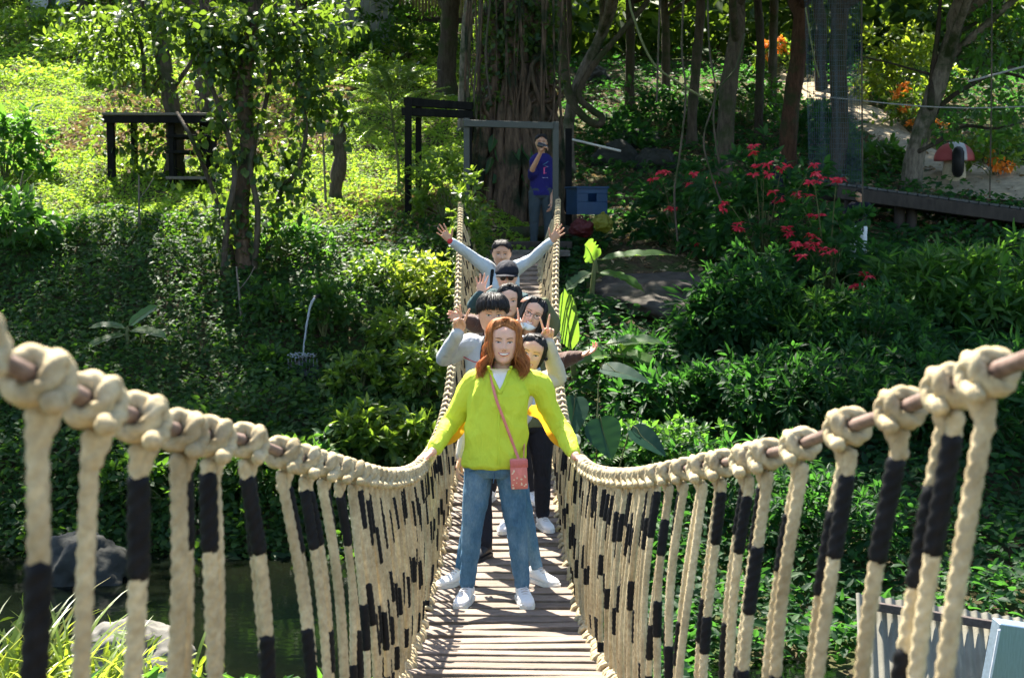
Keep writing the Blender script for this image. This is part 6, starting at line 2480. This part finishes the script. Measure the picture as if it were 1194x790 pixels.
nt.links.new(ramp(nt, mt_.outputs[0], [(0.0, (.50, .50, .52)), (.13, (.50, .50, .52)), (.14, (.50, .10, .11)), (1, (.50, .10, .11))], 'CONSTANT'), bs.inputs['Base Color'])
bs.inputs['Roughness'].default_value = .6
e.build('cap', m_, t)
ty = thing('tyre', 'black tyre standing upright in front of the mushroom ornament', 'tyre', mb0 + [-.05, -24 * k_, 17 * k_], -.30)
e = MB()
a_ = np.linspace(0, 2 * PI, 33)
tube(e, np.stack([0 * a_, np.cos(a_) * 12 * k_, np.sin(a_) * 12 * k_], -1), 6 * k_, 10, cap=False)
e.build('tread', simple('black_rubber', (.010, .010, .011), .6, .3), ty)
e = MB()
for s in (-1, 1):
    tube(e, np.stack([0 * a_ + s * 4.5 * k_, np.cos(a_) * 11 * k_, np.sin(a_) * 11 * k_], -1), 2.2 * k_, 8, cap=False)
e.build('sidewall', simple('worn_rubber', (.016, .016, .017), .7, .3), ty)

# blue crate, red and yellow bundle by the gate
cb = at_px(684, 250)
cY = 21.8
cb = np.array([float(P(684, 250, cY)[0]), cY, float(P(684, 250, cY)[2])])
blue_m = simple('blue_plastic', (.006, .036, .09), .45, .4, var=.15, scale=6)
t = thing('blue_crate', 'open blue plastic crate with a dark handle hole beside the gate post', 'crate', cb, .35)
k_ = cY / FPX
e = MB()
w_, h_, d_ = 38 * k_, 30 * k_, .42
for (c, s) in [((0, -d_ / 2, h_ * .24), (w_, .02, h_ * .48)), ((-w_ * .32, -d_ / 2, h_ * .64), (w_ * .36, .02, h_ * .32)), ((w_ * .32, -d_ / 2, h_ * .64), (w_ * .36, .02, h_ * .32)),
               ((0, -d_ / 2, h_ * .90), (w_, .02, h_ * .20)), ((-w_ / 2 + .01, 0, h_ / 2), (.02, d_ - .022, h_)), ((w_ / 2 - .01, 0, h_ / 2), (.02, d_ - .022, h_)), ((0, d_ / 2, h_ / 2), (w_, .02, h_)), ((0, 0, .012), (w_ - .045, d_ - .025, .02))]:
    box(e, c, s, None, 0, .004)
e.build('sides', blue_m, t, smooth=False)
e = MB()
for (c, s) in [((0, -d_ / 2 - .006, h_ + .012), (w_ + .04, .05, .03)), ((0, d_ / 2 + .006, h_ + .012), (w_ + .04, .05, .03)), ((-w_ / 2, 0, h_ + .012), (.05, d_ - .04, .028)), ((w_ / 2, 0, h_ + .012), (.05, d_ - .04, .028))]:
    box(e, c, s, None, 0, .005)
e.build('rim', blue_m, t, smooth=False)
ub = P(683, 272, 20.9)
k_ = 20.9 / FPX
for (lab, du, dv, r, mt, sd) in [('crumpled deep red bag lying beside the gate post', -5, 6, (15, 12, 11), cloth('deep_red_fabric', (.06, .008, .009), .6), 3.0),
                                 ('crumpled yellow bag lying right of the deep red bag', 19, 12, (13, 11, 10), cloth('yellow_fabric', (.17, .17, .025), .55, trans=.3, tc=(.6, .6, .05)), 8.4)]:
    o = rock(lab, ub + np.array([du * k_, -.02 * sd, dv * k_]), tuple(q * k_ for q in r), mt, sd, name='bag', group=None)
    o['category'] = 'bag'
    md_ = MB()
    tube(md_, spline([[-.02, 0, r[2] * k_ * .8], [.0, -.02, r[2] * k_ * 1.25], [.04, 0, r[2] * k_ * 1.1]], 8), .012, 6)
    md_.build('knotted_neck', mt, o)
pb_ = P(700, 172, 22.6)
t = thing('bamboo_pole', 'pale bamboo pole lying across behind the gate post', 'pole', pb_)
e = MB()
tube(e, [P(668, 163, 22.6) - pb_, P(723, 176, 22.4) - pb_], .02, 8)
e.build('pole_shaft', simple('pale_bamboo', (.42, .40, .34), .6), t)

# rocks
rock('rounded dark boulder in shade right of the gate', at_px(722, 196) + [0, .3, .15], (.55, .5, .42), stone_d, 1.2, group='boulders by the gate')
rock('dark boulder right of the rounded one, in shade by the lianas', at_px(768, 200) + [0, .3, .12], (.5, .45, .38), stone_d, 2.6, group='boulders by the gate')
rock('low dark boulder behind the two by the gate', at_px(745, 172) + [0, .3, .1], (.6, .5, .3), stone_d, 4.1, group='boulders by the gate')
rock('wide grey sloping stone slab on the right bank', slab_c + [0, .35, -.20], (1.15, 2.0, .42), simple('brown_slab', (.055, .048, .040), .9, .2, var=.55, scale=5, bmp=.9, bscale=12), .35, name='stone_slab')
rock('grey boulder in the stream seen through the left balusters', np.array([float(P(150, 712, 11.6)[0]), 11.6, -3.72]), (.52, .42, .36), stone, 3.3, group='stream boulders')
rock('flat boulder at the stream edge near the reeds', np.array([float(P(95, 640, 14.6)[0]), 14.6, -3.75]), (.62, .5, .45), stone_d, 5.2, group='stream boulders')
rock('small stone in the stream beside the grey boulder', np.array([float(P(185, 735, 11.9)[0]), 11.9, -3.76]), (.25, .25, .16), stone, 6.6, group='stream boulders')
rock('half buried rock on the far side of the path', at_px(690, 95), (.6, .5, .45), stone_d, 7.7)

# water spout, falling water and the ledge it drips from
sp0 = hit(372, 352)
t = thing('spout_pipe', 'short dark pipe sticking out of the left bank above the falling water', 'pipe', sp0)
e = MB()
LYs = hit(353, 446)[1] + .12
lip = np.array([float(P(367, 347, LYs)[0]), LYs, float(P(367, 347, LYs)[2])])
tube(e, [lip - sp0 + np.array([.10, .9, .05]), lip - sp0], .026, 12)
e.build('pipe_body', simple('dark_pipe', (.012, .012, .012), .6), t)
lY = lip[1] - .10
lc = P(353, 416, lY)
e = MB()
tt = np.linspace(0, 1, 24)
pA, pB = lip + [0, -.03, -.01], np.array([lc[0], lc[1], lc[2]])
c = pA + (pB - pA) * np.stack([tt ** .55, tt ** .55, tt], -1)
c[:, 0] += .004 * np.sin(tt * 23) * tt
tube(e, c, .017 * (1 - .45 * tt) * (1 + .15 * np.sin(tt * 31 + np.sin(tt * 77))), 8)
wm, nt, bs = newmat('falling_water')
bs.inputs['Base Color'].default_value = (.50, .56, .60, 1)
bs.inputs['Roughness'].default_value = .15
bs.inputs['Transmission Weight'].default_value = .55
bs.inputs['IOR'].default_value = 1.33
for q in range(9):
    u_ = 336 + q * 4.2
    a_ = P(u_, 418, lY - .03)
    ln = rng.uniform(.12, .42)
    tube(e, [a_, a_ - [0, -.01, ln * .5], a_ - [rng.normal() * .01, -.02, ln]], [.0026, .0022, .0016], 5)
for q in range(60):
    ellipsoid(e, P(rng.uniform(336, 370), rng.uniform(411, 417), lY + rng.uniform(-.06, .1)), np.array([.016, .016, .008]) * rng.uniform(.5, 1.2), None, 8, 5)
o = e.build('falling_water', wm)
tag(o, 'thin white jet of water falling from the pipe onto the dripping ledge', 'water jet')
rock('dark wet rock ledge that the water jet falls on', P(353, 436, lY + .26), (.34, .28, .27), simple('wet_rock', (.012, .014, .012), .3, .5, var=.4, bmp=.6, bscale=12), 2.2, name='rock_ledge')

# corrugated sheets and the metal panel at the lower right
zY = 10.4
z0 = P(1100, 760, zY)
galv = simple('weathered_zinc', (.19, .18, .14), .7, .25, metal=.0, var=.3, scale=3, bmp=.15, stretch=(1, 1, .3))
t = thing('corrugated_fence', 'weathered corrugated metal sheet fence at the lower right', 'fence', z0)
R_ = lambda u, v, dy=0: P(u, v, zY + dy) - z0
tl, tr_ = R_(998, 691), R_(1290, 735)
nx_ = 150
V = []
for q in range(nx_):
    f = q / (nx_ - 1)
    pt = tl + (tr_ - tl) * f
    yo = .013 * math.sin(f * 2 * PI * 23.5)
    pt = pt + [0, -.7 * yo, .7 * yo]
    V += [pt, pt + [-.16, -.95, -1.0]]
V = np.array(V)
V2 = V + [0, .004, 0]
i = np.arange(nx_ - 1) * 2
Q = np.stack([i, i + 1, i + 3, i + 2], -1)
e = MB()
e.add(V, Q)
e.add(V2, Q[:, ::-1])
e.build('sheet', galv, t)
e = MB()
beam(e, tl + [.09, -.13, -.06], tr_ + [0, -.13, -.06], .05, .06, 0, .003)
e.build('rail', simple('brown_rail', (.07, .055, .05), .7, .3, var=.4), t, smooth=False)
for u, v in [(1030, 710), (1140, 725), (1260, 745)]:
    e = MB()
    a_ = R_(u, v, -.02)
    beam(e, a_ + [0, .12, -1.5], a_ + [0, .12, -.12], .06, .06)
    e.build('post', dark_wood, t, smooth=False)
qY = 9.6
q0 = P(1180, 790, qY)
t = thing('metal_panel', 'bluish bare metal box panel in front of the corrugated sheets', 'panel', q0)
R_ = lambda u, v, dy=0: P(u, v, qY + dy) - q0
a_, b_ = R_(1153, 722), R_(1240, 735)
e = MB()
cen = (a_ + b_) / 2 + [0, 0, -.32]
box(e, cen, (b_[0] - a_[0], .16, .64), rot(0, .15, 0), 0, .006)
mm = simple('brushed_steel', (.30, .40, .50), .35, .5, metal=.6, var=.15, scale=30, bmp=.3, bscale=50, stretch=(8, 1, .4))
e.build('panel_body', mm, t, smooth=False)
e = MB()
box(e, cen + [-(b_[0] - a_[0]) / 2 - .004, -.085, -.005], (.018, .012, .65), rot(0, .15, 0), 0, .003)
e.build('edge_trim', simple('white_edge', (.7, .7, .74), .4), t, smooth=False)

shrub('dark leafy shrub that the spout pipe pokes out of', lip + np.array([.06, .42, -.42]), (.42, .34, .50), 90, 8, .11, .055, LM['bank'], group='shrubs on the left bank')
shrub('dark low shrub left of the dripping ledge', np.array([lc[0] - .42, lY + .15, lc[2] - .45]), (.28, .26, .42), 60, 8, .11, .055, LM['bank'], group='shrubs on the left bank')
# ------------------------------------------------------------------ light, sky, camera
S = Vector((-0.27, 0.60, 1.0)).normalized()
el = math.asin(S.z)
az = math.atan2(S.x, S.y)
w = bpy.data.worlds.new("World")
scene.world = w
w.use_nodes = True
nt = w.node_tree
bg = nt.nodes['Background']
sk = nt.nodes.new('ShaderNodeTexSky')
sk.sky_type = 'NISHITA'
sk.sun_disc = False
sk.sun_elevation = el
sk.sun_rotation = az
sk.air_density = 1.0
sk.dust_density = 1.0
nt.links.new(sk.outputs[0], bg.inputs['Color'])
bg.inputs['Strength'].default_value = SKY
sun = bpy.data.lights.new('sun', 'SUN')
sun.energy = SUN
sun.angle = math.radians(0.53)
sun.color = (1.0, 0.93, 0.81)
so = bpy.data.objects.new('sun', sun)
col.objects.link(so)
so.rotation_euler = S.to_track_quat('Z', 'Y').to_euler()
so.location = (0, 0, 30)

cd = bpy.data.cameras.new('camera')
cd.sensor_width = 36
cd.lens = 50
cd.clip_start = 0.05
cd.clip_end = 500
cd.dof.use_dof = True
cd.dof.focus_distance = 8.3
cd.dof.aperture_fstop = 8.0
co = bpy.data.objects.new('camera', cd)
col.objects.link(co)
co.location = (0, 0, 0)
co.rotation_euler = (PI / 2 - PITCH, 0, 0)
scene.camera = co
vs = scene.view_settings
vs.view_transform = 'Standard'
vs.look = 'None'
vs.gamma = 1
vs.exposure = EXPO
vs.use_curve_mapping = False
cy = scene.cycles
cy.use_denoising = True
try:
    cy.denoiser = 'OPENIMAGEDENOISE'
except Exception:
    pass
cy.max_bounces = 7
cy.diffuse_bounces = 4
cy.glossy_bounces = 3
cy.transmission_bounces = 4
cy.transparent_max_bounces = 8
cy.caustics_reflective = False
cy.caustics_refractive = False
cy.use_adaptive_sampling = True
cy.adaptive_threshold = 0.02
cy.sample_clamp_indirect = 6
